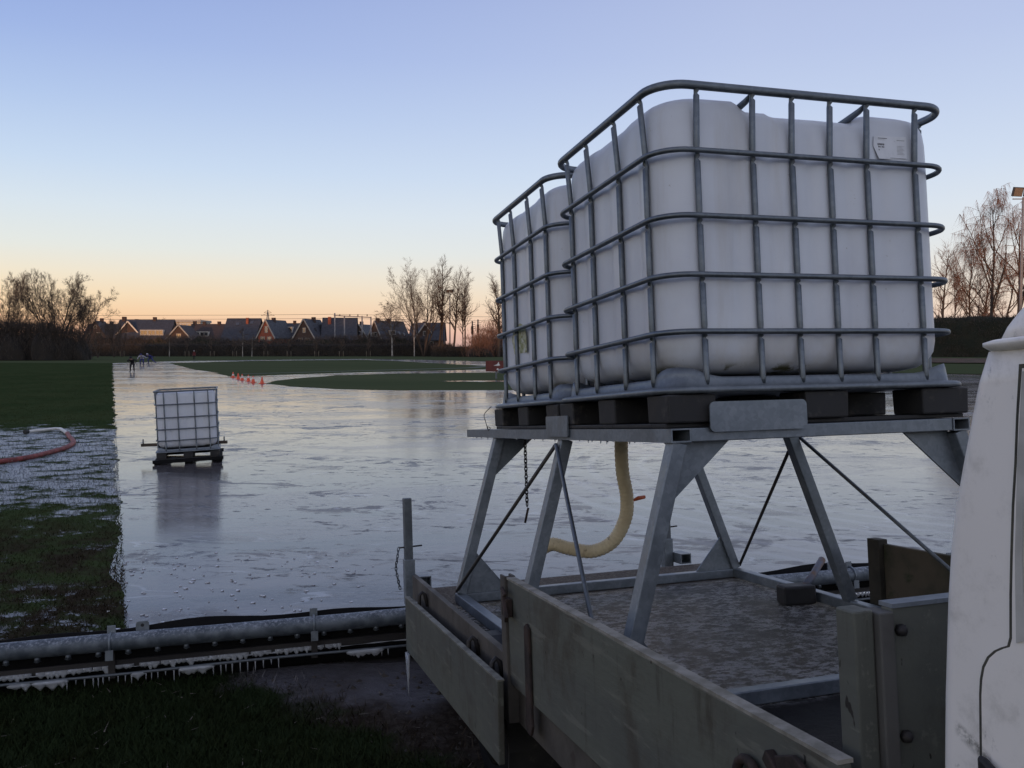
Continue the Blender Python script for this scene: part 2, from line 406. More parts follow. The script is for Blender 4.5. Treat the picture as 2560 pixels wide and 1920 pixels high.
def fieldmat():
    m = NT('far_turf'); n1 = m.noise(.12, 5, .6, m.coord((.35, 1, 1))); n3 = m.noise(4, 4)
    col = m.mix(m.rng(n1, .35, .65), (.066, .084, .044), (.082, .096, .052))
    col = m.mix(m.math('MULTIPLY', m.rng(n3, .4, .7), .4), col, (.078, .076, .04))
    m.set(Base_Color=col, Roughness=1.0); m.b.inputs['Specular IOR Level'].default_value = 0; m.bump(n3, .4, .04); return m.mat
TURF = fieldmat()

# ------------------------------------------------------------------ setting: ground, ice, turf
def sheet(name, pts, z, mat, thick=0.0):
    b = MB(); n = len(pts)
    b.add([(x, y, z) for x, y in pts], [tuple(range(n))])
    if thick: b.add([(x, y, z) for x, y in pts] + [(x, y, z - thick) for x, y in pts], [(i, n + i, n + (i + 1) % n, (i + 1) % n) for i in range(n)])
    o = b.build(name, mat); tag(o, kind='structure'); return o
def rag(pts, step, amp, zr=random):
    """subdivide a closed outline and fray it; amp grows with distance only a little"""
    out = []
    for i in range(len(pts)):
        a = Vector(pts[i]); c = Vector(pts[(i + 1) % len(pts)]); L = (c - a).length; k = max(1, int(L / step))
        for j in range(k):
            p = a.lerp(c, j / k)
            if 0 < j: p = p + Vector((random.gauss(0, amp), random.gauss(0, amp)))
            out.append((p.x, p.y))
    return out
sheet('ground', [(-1500, -300), (1500, -300), (1500, 2500), (-1500, 2500)], -.05, TURF)
def edge_x(y):       # the straight left edge of the ice
    return -2.72 + (y - 6.0) * (-50.519 + 2.724) / (109.86 - 6.005)
strip_up = [(-50.52, 109.9), (-49.5, 125.4), (-40.95, 139.0), (-26.6, 152.2), (-15.5, 143.1), (-3.6, 123.5), (9, 98), (18, 80), (26, 68), (34, 62.3), (46, 59), (70, 57)]
ice_pts = [(-2.0, 4.6), (4, 4.2), (9, 5), (90, 6)] + [(90, 56)] + strip_up[::-1] + [(edge_x(y) - .6, y) for y in (60, 30, 18, 12, 8, 6.0, 5.2)]
sheet('ice_rink', ice_pts, 0.0, ICE)
lf = [(edge_x(y) - .02, y) for y in (4.6, 5.2, 6, 7, 8, 10, 12, 15, 18, 22, 26, 30, 36, 42, 50, 60, 75, 90, 110)]
lfr = []
for i in range(len(lf) - 1):
    a, c = Vector(lf[i]), Vector(lf[i + 1]); k = max(2, int((c - a).length / .16))
    for j in range(k):
        p = a.lerp(c, j / k); lfr.append((p.x + (random.gauss(0, .022) + .022 * math.sin(p.y * 3.1) + .03 * math.sin(p.y * 1.27 + 1)) * (1 + p.y * .012), p.y))
sheet('left_field', [(-140, 4.6)] + lfr + [(-50.6, 109.9), (-140, 130)], .009, GRASS, .02)
isl1 = [(-43.2, 109.5), (-28.2, 77.2), (-24.2, 69.9), (-23.0, 68.6), (-22.8, 66.5), (-18.95, 58.4), (-17.8, 59.9), (-14.8, 64.9), (-9.6, 71.5), (-2.3, 78), (4, 84),
        (3, 90), (-2.65, 93), (-6.9, 101.7), (-17.4, 128), (-24.8, 140.2), (-38.0, 128)]
sheet('grass_island', rag(isl1, 1.2, .06), .02, TURF, .05)
isl2 = [(-13.3, 47), (-13.75, 50.5), (-13.4, 55), (-12.2, 60.6), (-7.9, 64.9), (-2, 67.6), (4, 67), (9, 63.5), (12.5, 58), (13.5, 52), (11.5, 46.5), (7.5, 42.5), (3, 40.3), (-.4, 39.6), (-5.3, 39.6), (-8.2, 40.6), (-11.1, 43.4)]
sheet('grass_island', rag(isl2, 1.0, .05), .02, TURF, .05)
path = [(-19.5, 63.2), (-12, 72.5), (-3.2, 83), (-1.6, 95), (-2.6, 95.4), (-4.4, 84), (-12.8, 73.2), (-20, 64)]
sheet('path', path, .026, pmat('worn_turf', (.075, .085, .055), (.06, .075, .045), 2, .9))
pud = [(-4.2, 49.4), (-1.5, 48.6), (2.5, 49.0), (2.2, 50.6), (-1.0, 50.8), (-3.2, 50.2)]
sheet('ice_patch', rag(pud, .4, .12), .03, ICE)
# bank on the right, rising to the hedge
bk = MB()
prof = [(0, 0.0), (3, .35), (9, .95), (13, 1.05), (60, 1.1)]
base = [(8, 99.6), (17.5, 81.6), (25.6, 69.4), (33.6, 63.6), (45.6, 60.4), (70, 58.4), (110, 58)]
vs = []; nb = len(base); dirs = []
for i, (x, y) in enumerate(base):
    t = Vector(base[min(i + 1, nb - 1)]) - Vector(base[max(i - 1, 0)]); t.normalize(); dirs.append(Vector((-t.y, t.x)))
for (d, z) in prof:
    for (x, y), nn in zip(base, dirs): vs.append((x + nn.x * d, y + nn.y * d, z + .02))
fs = [(r * nb + i, r * nb + i + 1, (r + 1) * nb + i + 1, (r + 1) * nb + i) for r in range(len(prof) - 1) for i in range(nb - 1)]
bk.add(vs, fs, 0, True); tag(bk.build('grass_bank', TURF), kind='structure')
leaf = MB(); pr2 = [(6.0, .70), (9.4, 1.02)]
vs = [(x + nn.x * d, y + nn.y * d, z + .05) for d, z in pr2 for (x, y), nn in zip(base, dirs)]
leaf.add(vs, [(i, i + 1, nb + i + 1, nb + i) for i in range(nb - 1)], 0, True)
tag(leaf.build('leaf_litter_strip', pmat('leaf_litter', (.10, .05, .03), (.055, .032, .022), 1.4, .9, spots=(5, .5, .6, (.05, .06, .025)))), kind='structure')
# near verge in front of the boom
vg = [(-14, 4.62), (-3.2, 4.62), (-2.6, 4.70), (-2.1, 4.82), (-1.75, 5.0), (-1.2, 5.15), (-.6, 5.2), (.4, 5.3), (2.6, 5.6), (3.2, 5.7), (4.5, 5.8), (12, 5.0), (12, -8), (-14, -8)]
sheet('verge', rag(vg, .18, .02), .018, VERGE, .05)

# grass blades (nobody could count them)
def blades(name, P, h, wd, mat, label):
    n = len(P); az = rng.uniform(0, 2 * PI, n); hh = h * rng.uniform(.5, 1.3, n); lean = rng.uniform(.2, 1.1, n) * hh; la = rng.uniform(0, 2 * PI, n)
    V = np.zeros((n, 3, 3)); dx = np.cos(az) * wd / 2; dy = np.sin(az) * wd / 2
    V[:, 0, 0] = P[:, 0] - dx; V[:, 0, 1] = P[:, 1] - dy; V[:, 1, 0] = P[:, 0] + dx; V[:, 1, 1] = P[:, 1] + dy
    V[:, 0, 2] = V[:, 1, 2] = P[:, 2]
    V[:, 2, 0] = P[:, 0] + np.cos(la) * lean; V[:, 2, 1] = P[:, 1] + np.sin(la) * lean; V[:, 2, 2] = P[:, 2] + hh
    o = tri_mesh(name, V.reshape(-1, 3), mat); tag(o, label, 'grass', kind='stuff'); return o
yy = 4.8 + 62 * rng.random(120000) ** 2.2
xe = edge_x(yy); xx = xe - np.abs(rng.normal(0, 1, 120000)) * (1.2 + yy * .28) + .03
blades('field_grass', np.stack([xx, yy, np.full_like(xx, .007)], 1), .034, .012, GRASS, 'short dark grass with frozen white patches beside the ice')
n = 60000; gx = rng.uniform(-3.9, .6, n); gy = rng.uniform(2.4, 5.0, n)
k = ((gx + 1.5) + (gy - 4.85) * 1.25 + rng.normal(0, .22, n)) < -.05
blades('verge_grass', np.stack([gx[k], gy[k], np.full(k.sum(), .017)], 1), .05, .009, VERGE, 'dark rough grass on the muddy verge in the foreground')
# frozen chips strewn on the ice
n = 240; cy = 5.5 + 2.6 * rng.random(n) ** 1.3; cx = rng.uniform(0, 1, n) * (cy * .33 + .6) + edge_x(cy) - 1.0 + rng.normal(0, .2, n)
V = []
for x, y in zip(cx, cy):
    if x < edge_x(y) - .1: continue
    r0 = random.uniform(.006, .016); a0 = random.random() * 6; c = Vector((x, y, .005 if x > edge_x(y) else .04))
    k_ = [c + Vector((math.cos(a0 + i * 2.1) * r0 * random.uniform(.7, 1.9), math.sin(a0 + i * 2.1) * r0, random.uniform(-.002, .006))) for i in range(3)]
    V += [tuple(q) for q in k_]
    for i in range(3): V += [tuple(k_[i]), tuple(Vector((k_[i].x, k_[i].y, c.z - .009))), tuple(k_[(i + 1) % 3])]
tag(tri_mesh('ice_chips', np.array(V), pmat('white_ice_chip', (.62, .64, .68), (.5, .52, .57), 30, .35)), 'small white chips of broken ice strewn near the boom', 'ice chips', kind='stuff')

V = []
for i in range(420):
    x = random.uniform(-1.6, 1.0); y = random.uniform(3.6, 5.0)
    if (x + 1.5) + (y - 4.85) * 1.25 < -.1: continue
    c = Vector((x, y, .02)); r0 = random.uniform(.006, .028) * random.uniform(.5, 1); a0 = random.random() * 6
    q_ = [c + Vector((math.cos(a0 + k * PI / 2) * r0 * random.uniform(.6, 1.4), math.sin(a0 + k * PI / 2) * r0, -.004)) for k in range(4)]; tp = c + Vector((random.gauss(0, r0 * .3), 0, r0 * random.uniform(.4, .9)))
    for k in range(4): V += [tuple(q_[k]), tuple(q_[(k + 1) % 4]), tuple(tp)]
tag(tri_mesh('mud_clods', np.array(V), pmat('mud_clod', (.045, .037, .031), (.025, .021, .018), 20, .9)), 'dark mud clods and crumbs on the trodden ground by the lorry', 'mud clods', kind='stuff')
V = []
for i in range(90):
    x = random.uniform(-2.6, .6); y = random.uniform(3.5, 5.0); a0 = random.random() * PI; L = random.uniform(.02, .09); d = Vector((math.cos(a0), math.sin(a0), random.uniform(-.05, .25))) * L; sd = Vector((-math.sin(a0), math.cos(a0), 0)) * random.uniform(.002, .006)
    c = Vector((x, y, .035)); V += [tuple(c - sd), tuple(c + sd), tuple(c + d)]
tag(tri_mesh('straw_bits', np.array(V), pmat('pale_straw', (.17, .14, .11), (.10, .085, .07), 20, .9)), 'pale straw and leaf bits scattered on the verge', 'straw', kind='stuff')

# ------------------------------------------------------------------ vehicle frame: the lorry sits nose-up, u right, w away, z up
UM = Matrix(((0.954274, -0.297043, -0.033572, 0.500094), (0.298855, 0.950571, 0.084263, 2.773074), (0.006883, -0.090443, 0.995878, 1.796708), (0, 0, 0, 1)))
def asm(u=0, w_=0, z=0, rz=0): return UM @ Matrix.Translation((u, w_, z)) @ Matrix.Rotation(rz, 4, 'Z')

# ------------------------------------------------------------------ caged tank
RZ = [0.9939, 0.7773, 0.5602, 0.3652, 0.1782]
PA = [0.1517, 0.3636, 0.5186, 0.6733, 0.8274, 1.0358]
PB = [0.1456, 0.3654, 0.6308, 0.8412]
def rrect(x0, x1, y0, y1, r, n=7):
    out = []
    for cx_, cy_, a0 in ((x1 - r, y0 + r, -90), (x1 - r, y1 - r, 0), (x0 + r, y1 - r, 90), (x0 + r, y0 + r, 180)):
        for i in range(n + 1):
            a = rad(a0 + 90 * i / n); out.append((cx_ + r * math.cos(a), cy_ + r * math.sin(a)))
    return out
def dense_rrect(x0, x1, y0, y1, r, step=.02):
    p = rrect(x0, x1, y0, y1, r); out = []
    for i in range(len(p)):
        a = Vector(p[i]); c = Vector(p[(i + 1) % len(p)]); k = max(1, int((c - a).length / step))
        for j in range(k): out.append(a.lerp(c, j / k))
    return out
def sst(a, b, x):
    t = min(1, max(0, (x - a) / (b - a))); return t * t * (3 - 2 * t)
def bottle_mesh():
    b = MB(); ins = .034
    base_ring = dense_rrect(ins, 1.2 - ins, ins, 1 - ins, .125)
    C0 = Vector((.6, .5))
    grooves_u = [.30, .44, .60, .75, .90]; grooves_w = [.25, .5, .75]
    def top(u, w_):     # shoulders stand up at the four corners, dips between
        s1 = 1 - sst(.30, .36, u) * (1 - sst(.83, .90, u))
        s2 = 1 - .22 * sst(.30, .38, w_) * (1 - sst(.62, .70, w_))
        return .936 + .034 * min(s1, 1) * s2 + .012 * (1 - sst(.44, .47, u)) + .006 * (1 - abs(u - .66) / .66)
    levels = [(.045, .10), (.055, .055), (.075, .025), (.11, .006), (.15, 0)] + [(z, 0) for z in np.linspace(.2, .78, 9)] + [('t', .10, .001), ('t', .06, .005), ('t', .034, .014), ('t', .016, .028), ('t', .005, .048), ('t', 0, .08)]
    rings = []
    for L in levels:
        ring = []
        for p in base_ring:
            d = p - C0
            nrm = Vector((d.x / .6, d.y / .5)); q = p.copy()
            inset = L[1] if L[0] != 't' else L[2]
            # vertical panel grooves on the faces
            g = 0
            if abs(d.y) > .44:
                for gu in grooves_u: g = max(g, math.exp(-((p.x - gu) / .022) ** 2))
                dirv = Vector((0, -math.copysign(1, d.y)))
            elif abs(d.x) > .54:
                for gw in grooves_w: g = max(g, math.exp(-((p.y - gw) / .022) ** 2))
                dirv = Vector((-math.copysign(1, d.x), 0))
            if L[0] == 't': zz = top(p.x, p.y) - L[1]
            else: zz = L[0]
            amp = .012 * sst(.06, .14, zz) * (1 - sst(.84, .92, zz))
            if g > .01: q = q + dirv * g * amp
            q = C0 + Vector((d.x * (1 - inset / .6), d.y * (1 - inset / .5))) + (q - p)
            ring.append((q.x, q.y, zz))
        rings.append(ring)
    for k_, sh in ((.72, .004), (.5, .008), (.3, .012), (.12, .014)):
        ring = []
        for x, y, z in rings[len(levels) - 1]:
            d = Vector((x, y)) - C0; q = C0 + d * k_
            ring.append((q.x, q.y, (top(q.x, q.y)) * (1) - sh * .4 - .012 * (1 - k_)))
        rings.append(ring)
    b.loft(rings, True, True)
    return b
BOTTLE = bottle_mesh().mesh('bottle', HDPE)
def inst(me, name, parent):
    o = bpy.data.objects.new(name, me); COL.objects.link(o); o.parent = parent; return o

RAILM = []
for i, z in enumerate(RZ):
    b = MB(); ring = rrect(0.006, 1.194, 0.006, .994, .115, 9)
    if i == 0: b.tube([(x, y, z) for x, y in ring], .0150, 12, closed=True, flat=.85)
    else: b.tube([(x, y, z) for x, y in ring], .0098, 10, closed=True)
    RAILM.append(b.mesh('cage_rail', CAGE))
def post_mesh():
    b = MB(); zs = []; rs = []
    marks = [0.0] + RZ[::-1]
    pts = []
    for a, c in zip(marks[:-1], marks[1:]):
        for t, r in ((.03, .0088), (.12, .0104), (.85, .0104), (.895, .0062), (.935, .0096), (1.0, .0076)):
            zs.append(a + (c - a) * t); rs.append(r)
    for z, r in zip(zs, rs):
        off = .0 if z < .9 else -.014 * sst(.90, .985, z)
        dent = 0.006 if r < .0065 else 0
        pts.append((0, off + .017 + dent, z))
    b.tube(pts, rs, 10); return b.mesh('cage_post', CAGE)
POST = post_mesh()

def make_tank(M, label, group, rear=False):
    t = empty('caged_water_tank', M=M)
    tag(t, label, 'water tank', group)
    inst(BOTTLE, 'bottle', t)
    for me in RAILM: inst(me, 'cage_rail', t)
    def post(x, y, rz):
        o = inst(POST, 'cage_post', t); o.location = (x, y, 0); o.rotation_euler = (0, 0, rz)
    for a in PA: post(a, 0.006, 0); post(1.2 - a, .994, PI)
    for c in PB: post(0.006, c, -PI / 2); post(1.194, 1 - c, PI / 2)
    for a in (PA[1], PA[4]):                       # bars over the bottle
        b = MB(); pts = [(a, .012, .984), (a + .0, .05, .972), (a - .01, .12, .955), (a - .015, .2, .945), (a - .015, .5, .945), (a - .015, .8, .945), (a - .01, .88, .955), (a, .95, .972), (a, .988, .984)]
        b.tube(pts, [.007, .011, .013, .012, .011, .012, .013, .011, .007], 8); b.build('top_bar', CAGE, t)
    # filler cap
    b = MB(); b.loft([[(.6 + r * math.cos(a), .5 + r * math.sin(a), z) for a in np.linspace(0, 2 * PI, 24, endpoint=False)] for r, z in ((.085, .88), (.085, .93), (.075, .945))], False, True)
    b.build('filler_cap', BLACKP, t)
    # base pan with turned-up corners
    ring = dense_rrect(-.004, 1.204, -.004, 1.004, .10, .03); b = MB()
    def ear(p):
        du = min(p.x, 1.2 - p.x); dw = min(p.y, 1 - p.y)
        return .034 * (1 - sst(.03, .19, du)) * (1 - sst(.03, .17, dw))
    C0 = Vector((.6, .5)); R_ = []
    def rg(k, f): return [((C0 + (p - C0) * k).x, (C0 + (p - C0) * k).y, f(p)) for p in ring]
    R_ = [rg(.55, lambda p: .026), rg(.90, lambda p: .026), rg(.935, lambda p: .030 + ear(p) * .9), rg(.948, lambda p: .030 + ear(p)), rg(.955, lambda p: .020 + ear(p) * .6), rg(.962, lambda p: .002), rg(1.0, lambda p: -.001), rg(1.016, lambda p: -.006), rg(1.020, lambda p: -.013), rg(1.016, lambda p: -.022), rg(.98, lambda p: -.024), rg(.5, lambda p: -.024)]
    b.loft(R_, True, True); b.build('base_pan', PANM, t)
    # pallet: nine blocks, runners
    for bx, wx in ((.085, .17), (.60, .17), (1.10, .20)):
        for by in (.08, .5, .92):
            bb = MB(); tw = .9
            x0, x1, y0, y1 = bx - wx / 2, bx + wx / 2, by - .075, by + .075
            bb.loft([[(x0 - .002, y0 - .002, -.026), (x1 + .002, y0 - .002, -.026), (x1 + .002, y1 + .002, -.026), (x0 - .002, y1 + .002, -.026)],
                     [(x0, y0, -.118), (x1, y0, -.118), (x1, y1, -.118), (x0, y1, -.118)]][::-1], True, True, smooth=False)
            bb.build('pallet_block', BLACKP, t, .006)
    for by in (.08, .5, .92):
        MB().box(0, 1.2, by - .05, by + .05, -.133, -.1185).build('pallet_runner', BLACKP, t, .003)
    for bx in (.05, 1.15): MB().box(bx - .05, bx + .05, .1305, .4495, -.133, -.1185).build('pallet_runner', BLACKP, t, .003); MB().box(bx - .05, bx + .05, .5505, .8695, -.133, -.1185).build('pallet_runner', BLACKP, t, .003)
    return t

def screen_label(t, x0, x1, z0, z1, y):
    b = MB(); b.prism([(x0, y, z1), (x0 - .004, y, z0 + .045), (x0 + .018, y, z0), (x1, y, z0 + .004), (x1, y, z1 + .004)], (0, -.0008, 0))
    lb = b.build('label_sheet', LABELW, t)
    bars = MB()
    def br(a, c, e, f, mi=0): bars.box(x0 + (x1 - x0) * a, x0 + (x1 - x0) * c, y - .0016, y - .0010, z0 + (z1 - z0) * e, z0 + (z1 - z0) * f, mi)
    br(.12, .40, .90, .925); br(.12, .34, .84, .85, 1)
    for i, a in enumerate((.10, .145, .185, .225, .27)): br(a, a + .034, .60 + (i % 2) * .012, .68)
    for i, a in enumerate((.12, .16, .225, .27)): br(a, a + .03, .50, .57 - (i % 2) * .012)
    br(.13, .15, .37, .43); br(.70, .94, .86, .875, 0); br(.48, .95, .06, .072, 0); br(.62, .66, .81, .818, 1)
    for i in range(7): br(.70, .93 - .03 * (i % 3), .24 + i * .06, .255 + i * .06, 1)
    bars.build('printed_text', [INK, INKG], lb)['kind'] = 'stuff'

tank1 = make_tank(asm(0, 0, 0), 'front big white caged tank on the steel stand, with a torn white label', 'white caged tanks')
screen_label(tank1, .872, 1.012, .800, .882, .0335)
tank2 = make_tank(asm(.016, 1.0627, 0), 'rear caged tank on the steel stand, half hidden, with a yellowish torn sticker', 'white caged tanks')
b = MB(); b.prism([(.0325, .50, .245), (.0325, .70, .25), (.0325, .735, .32), (.0325, .72, .37), (.0325, .60, .40), (.0325, .52, .38), (.0325, .50, .32)], (-.0008, 0, 0)); stk = b.build('torn_sticker', STICK, tank2)

# far tank, standing on the ice
gx0, gy0 = -5.40, 14.45
Mf = Matrix.Translation((gx0, gy0, 0)) @ Matrix.Rotation(rad(-2.1), 4, 'Y') @ Matrix.Rotation(rad(108), 4, 'Z') @ Matrix.Rotation(0, 4, 'X') @ Matrix.Translation((-.0, -.5, .215))
tank3 = make_tank(Mf, 'small looking white caged tank standing alone far out on the ice', 'white caged tanks')

# ------------------------------------------------------------------ stand
st = empty('tank_stand', M=asm(0, 0, 0)); tag(st, 'galvanised steel stand with splayed legs carrying the two big tanks above the lorry bed', 'tank stand')
def hollow(x0, x1, y0, y1, z0, z1, th=.005):     # side beam: tube open at its near end
    b = MB()
    b.box(x0, x1, y0, y1, z1 - th, z1); b.box(x0, x1, y0, y1, z0, z0 + th)
    b.box(x0, x0 + th, y0, y1, z0 + th, z1 - th); b.box(x1 - th, x1, y0, y1, z0 + th, z1 - th)
    yp = y0 + min(.9, (y1 - y0) * .6); b.box(x0, x1, yp, yp + .01, z0, z1) if False else b.box(x0 + th * .5, x1 - th * .5, yp, yp + .01, z0 + th * .5, z1 - th * .5)
    return b
hollow(0, .072, -.004, 2.62, -.180, -.135).build('side_beam', GALV, st)
hollow(1.120, 1.192, -.004, 2.2, -.180, -.135).build('side_beam', GALV, st)
for y in (.0, 1.01, 2.03): MB().box(.0725, 1.1195, y, y + .05, -.1795, -.1355).build('cross_beam', GALV, st, .003)
for x0, x1, y0, y1 in ((-.232, -.182, 0, 2.08), (1.435, 1.485, 0, 2.08)): MB().box(x0, x1, y0, y1, -1.05, -1.0).build('base_tube', GALV, st, .004)
for y in (0.03, 2.03): MB().box(-.1815, 1.4345, y, y + .05, -1.05, -1.001).build('base_tube', GALV, st, .004)
dp = MB()
for i in range(34):
    y_ = .25 + 2.3 * random.random(); L = random.uniform(.001, .006) * random.choice((1, 1, 2)); r0_ = random.uniform(.0025, .005)
    dp.loft([[(.006 + r * r0_ * math.cos(a), y_ + r * r0_ * math.sin(a), z) for a in np.linspace(0, 2 * PI, 6, endpoint=False)] for r, z in ((1, -.179), (.7, -.181 - L * .5), (.15, -.181 - L))], True, True)
do_ = dp.build('ice_drips', ICICLE, st); do_['kind'] = 'stuff'
LT = {}
for side, tx, bx in (('a', .035, -.205), ('b', 1.157, 1.458)):
    for y in (.028, 1.035, 2.055):
        MB().bar((tx, y, -.181), (bx, y, -1.0), .052, .052, (0, 1, 0)).build('leg', GALV, st, .004)
def gusset(pts, y): MB().prism([(x, y - .004, z) for x, z in pts], (0, .008, 0)).build('gusset', GALV, st)
for y in (.05, 2.05):
    gusset([(.050, -.1805), (.238, -.1805), (.004, -.385), (-.002, -.36)], y)
    gusset([(1.14, -.1805), (.945, -.1805), (1.200, -.395), (1.206, -.37)], y)
    gusset([(-.178, -1.0), (.06, -1.0), (-.115, -.79), (-.125, -.81)], y)
    gusset([(1.43, -1.0), (1.20, -1.0), (1.375, -.80), (1.383, -.82)], y)
for tx, bx in ((.02, -.20), (1.17, 1.455)):
    s_ = -1 if tx < .5 else 1
    for ye in (.04, 2.045):
        MB().tube([(tx + s_ * .03, 1.035, -.20), (bx + s_ * .03, ye, -.985)], .0085, 8).build('brace_rod', RODST if ye > 1 else GALVD, st)
MB().prism(rrect(.89, 1.155, -.167, -.078, .008, 3) and [(-.0045, a, c) for a, c in rrect(.89, 1.155, -.167, -.078, .008, 3)], (-.006, 0, 0)).build('stop_plate', GALV, st)
MB().prism([(a, -.0085, c) for a, c in rrect(.137, .503, -.150, -.052, .018, 4)], (0, -.006, 0)).build('stop_plate', GALV, st)

# ------------------------------------------------------------------ flatbed lorry
lo = empty('flatbed_lorry', M=asm(0, 0, 0)); tag(lo, 'white flatbed lorry with worn olive wooden drop sides and an icy deck', 'lorry')
UL, URt, WR, WF = -.345, 1.545, 2.54, -1.235
MB().box(UL, URt, WF, WR, -1.09, -1.0525).build('deck', DECK, lo)
cf = MB()
for x in (.2, .95): cf.box(x, x + .09, WF, 2.3, -1.28, -1.092)
for y in (-1.0, -.3, .4, 1.1, 1.8, 2.4): cf.box(UL + .02, URt - .02, y, y + .06, -1.17, -1.093)
cf.build('chassis_frame', DARKST, lo)
MB().box(UL - .03, UL - .001, .66, WR, -1.10, -.965).build('side_rail', TANRAIL, lo, .004)
MB().box(UL - .005, UL + .02, WF, .64, -1.205, -1.06).build('side_rail', TANRAIL, lo, .004)
MB().box(URt + .001, URt + .03, WF, WR, -1.20, -1.055).build('side_rail', TANRAIL, lo, .004)
MB().box(UL, URt, WR + .001, WR + .03, -1.13, -1.054).build('rear_rail', TANRAIL, lo, .004)
# upright drop side near the camera, with channel post, latch, strap and ring
bd = MB(); bd.box(UL - .035, UL - .008, -1.265, .60, -1.055, -.676); sb = bd.build('drop_side', OLIVE, lo, .004)
MB().box(UL - .037, UL - .006, -1.266, .601, -.6755, -.668).build('edge_strip', pmat('bare_worn_edge', (.30, .285, .25), (.16, .15, .12), 14, .6), sb)
ch = MB(); ch.box(UL - .045, UL - .002, .602, .612, -1.20, -.665); ch.box(UL - .045, UL - .036, .612, .66, -1.20, -.665); ch.box(UL - .012, UL - .002, .612, .66, -1.20, -.665); ch.build('corner_post', TANRAIL, lo, .002)
lt = MB(); lt.box(UL - .062, UL - .037, .535, .595, -.80, -.735); lt.bar((UL - .060, .57, -.735), (UL - .072, .50, -.80), .014, .03); lt.tube([(UL - .05, .60, -.72), (UL - .065, .57, -.70), (UL - .065, .53, -.72)], .008, 6); lt.build('latch', RUST, sb, .003)
sp = MB(); sp.prism([(UL - .0365, a, c) for a, c in [(.385, -.80), (.36, -.785), (.335, -.80), (.33, -1.10), (.325, -1.125), (.345, -1.16), (.385, -1.16), (.402, -1.125), (.392, -1.10)]], (-.010, 0, 0)); sp.build('hinge_strap', RUST, sb, .003)
rg_ = MB(); rg_.tube([(UL - .05, -1.012 + .040 * math.cos(a), -.800 + .046 * math.sin(a)) for a in np.linspace(0, 2 * PI, 16, endpoint=False)], .010, 8, closed=True); rg_.build('lashing_ring', RUST, sb)
hk = MB(); hk.bar((UL - .045, -1.075, -.722), (UL - .055, -1.20, -.80), .02, .026); hk.prism([(UL - .044, -1.11, -.712), (UL - .044, -1.165, -.692), (UL - .044, -1.238, -.722), (UL - .044, -1.235, -.765), (UL - .044, -1.16, -.742), (UL - .044, -1.12, -.735)], (-.012, 0, 0)); hk.build('latch', RUST, sb, .003)
# lowered drop side at the rear
hb = MB(); hb.prism([(UL - .085, .515, -1.015), (UL - .085, 2.345, -1.052), (UL - .078, 2.39, -1.352), (UL - .078, .555, -1.325)], (-.024, 0, 0)); hs = hb.build('drop_side', OLIVE, lo, .004)
hs['label'] = 'drop side hanging open'
MB().bar((UL - .097, .512, -1.013), (UL - .097, 2.348, -1.050), .026, .006).build('edge_strip', pmat('worn_pale_edge', (.20, .195, .16), (.10, .095, .075), 14, .6), hs)
for y in (2.1, 1.05, .70):
    h_ = MB(); h_.tube([(UL - .033, y, -1.06), (UL - .045, y, -1.0), (UL - .06, y, -.985), (UL - .075, y, -1.0), (UL - .080, y, -1.09)], .010, 8); h_.build('hinge_hook', DARKST, lo)
cl = MB()
for q in range(3):
    for i in range(4): cl.tube([(UL - .112, 2.32 - q * .022 + random.uniform(-.004, .004), -1.345 - j * (.02 + .018 * (q % 2 + 1)) - i * .004) for j in range(5)], [.009, .008, .006, .004, .001], 6)
cl.build('icicle', ICICLE, hs)
# far drop side, headboard, front posts
rb = MB(); rb.box(URt + .005, URt + .030, -1.225, .90, -1.05, -.725); rs_ = rb.build('drop_side', pmat('mossy_brown_wood', (.085, .068, .046), (.045, .042, .026), 4, .75, spots=(7, .55, .68, (.03, .036, .014))), lo, .004)
rs_['label'] = 'mossy brown far drop side'
MB().box(URt - .02, URt + .032, .902, .98, -1.10, -.705).build('corner_post', pmat('dark_wood_post', (.045, .038, .026), (.03, .027, .02), 8, .8), lo, .003)
MB().box(UL + .03, UL + .070, WF - .005, WF + .045, -1.25, -.438).build('corner_post', OLIVE, lo, .004)
MB().box(UL + .072, UL + .102, WF - .018, WF + .03, -1.25, -.442).build('corner_post', pmat('grey_weathered_post', (.105, .102, .095), (.07, .066, .06), 5, .6, spots=(14, .6, .7, (.05, .04, .032))), lo, .003)
hd = MB(); hd.box(UL + .104, URt, WF - .010, WF + .018, -1.05, -.438); hdo = hd.build('headboard', OLIVE, lo, .003)
MB().box(UL + .103, URt + .001, WF - .013, WF + .021, -.4375, -.430).build('edge_strip', GALV, hdo)
for z in (-.475, -.655, -.84):
    b = MB(); b.loft([[(UL + .116 + .011 * math.cos(a) * k, WF - .012 - d, z + .011 * math.sin(a) * k) for a in np.linspace(0, 2 * PI, 6, endpoint=False)] for k, d in ((1.0, 0), (.95, .010), (.3, .016))][::-1], True, True); b.build('bolt', DARKST, hdo)
# wheels
def wheel(u, wc, zc, r, wd):
    tw = MB(); prof = [(r * .62, -wd / 2), (r * .93, -wd / 2), (r, -wd / 2 + .03), (r, wd / 2 - .03), (r * .93, wd / 2), (r * .62, wd / 2)]
    tw.loft([[(u + dx, wc + rr * math.cos(a), zc + rr * math.sin(a)) for a in np.linspace(0, 2 * PI, 28, endpoint=False)] for rr, dx in prof], True, True)
    ty = tw.build('wheel', RUBBER, lo)
    rm = MB(); rm.loft([[(u + dx, wc + rr * math.cos(a), zc + rr * math.sin(a)) for a in np.linspace(0, 2 * PI, 20, endpoint=False)] for rr, dx in ((r * .61, -wd / 2 - .004), (r * .5, -wd / 2 + .03), (r * .2, -wd / 2 + .02))], True, True); rm.build('rim', DARKST, ty)
wheel(-.20, 1.22, -1.385, .31, .18); wheel(1.40, 1.22, -1.385, .31, .18)
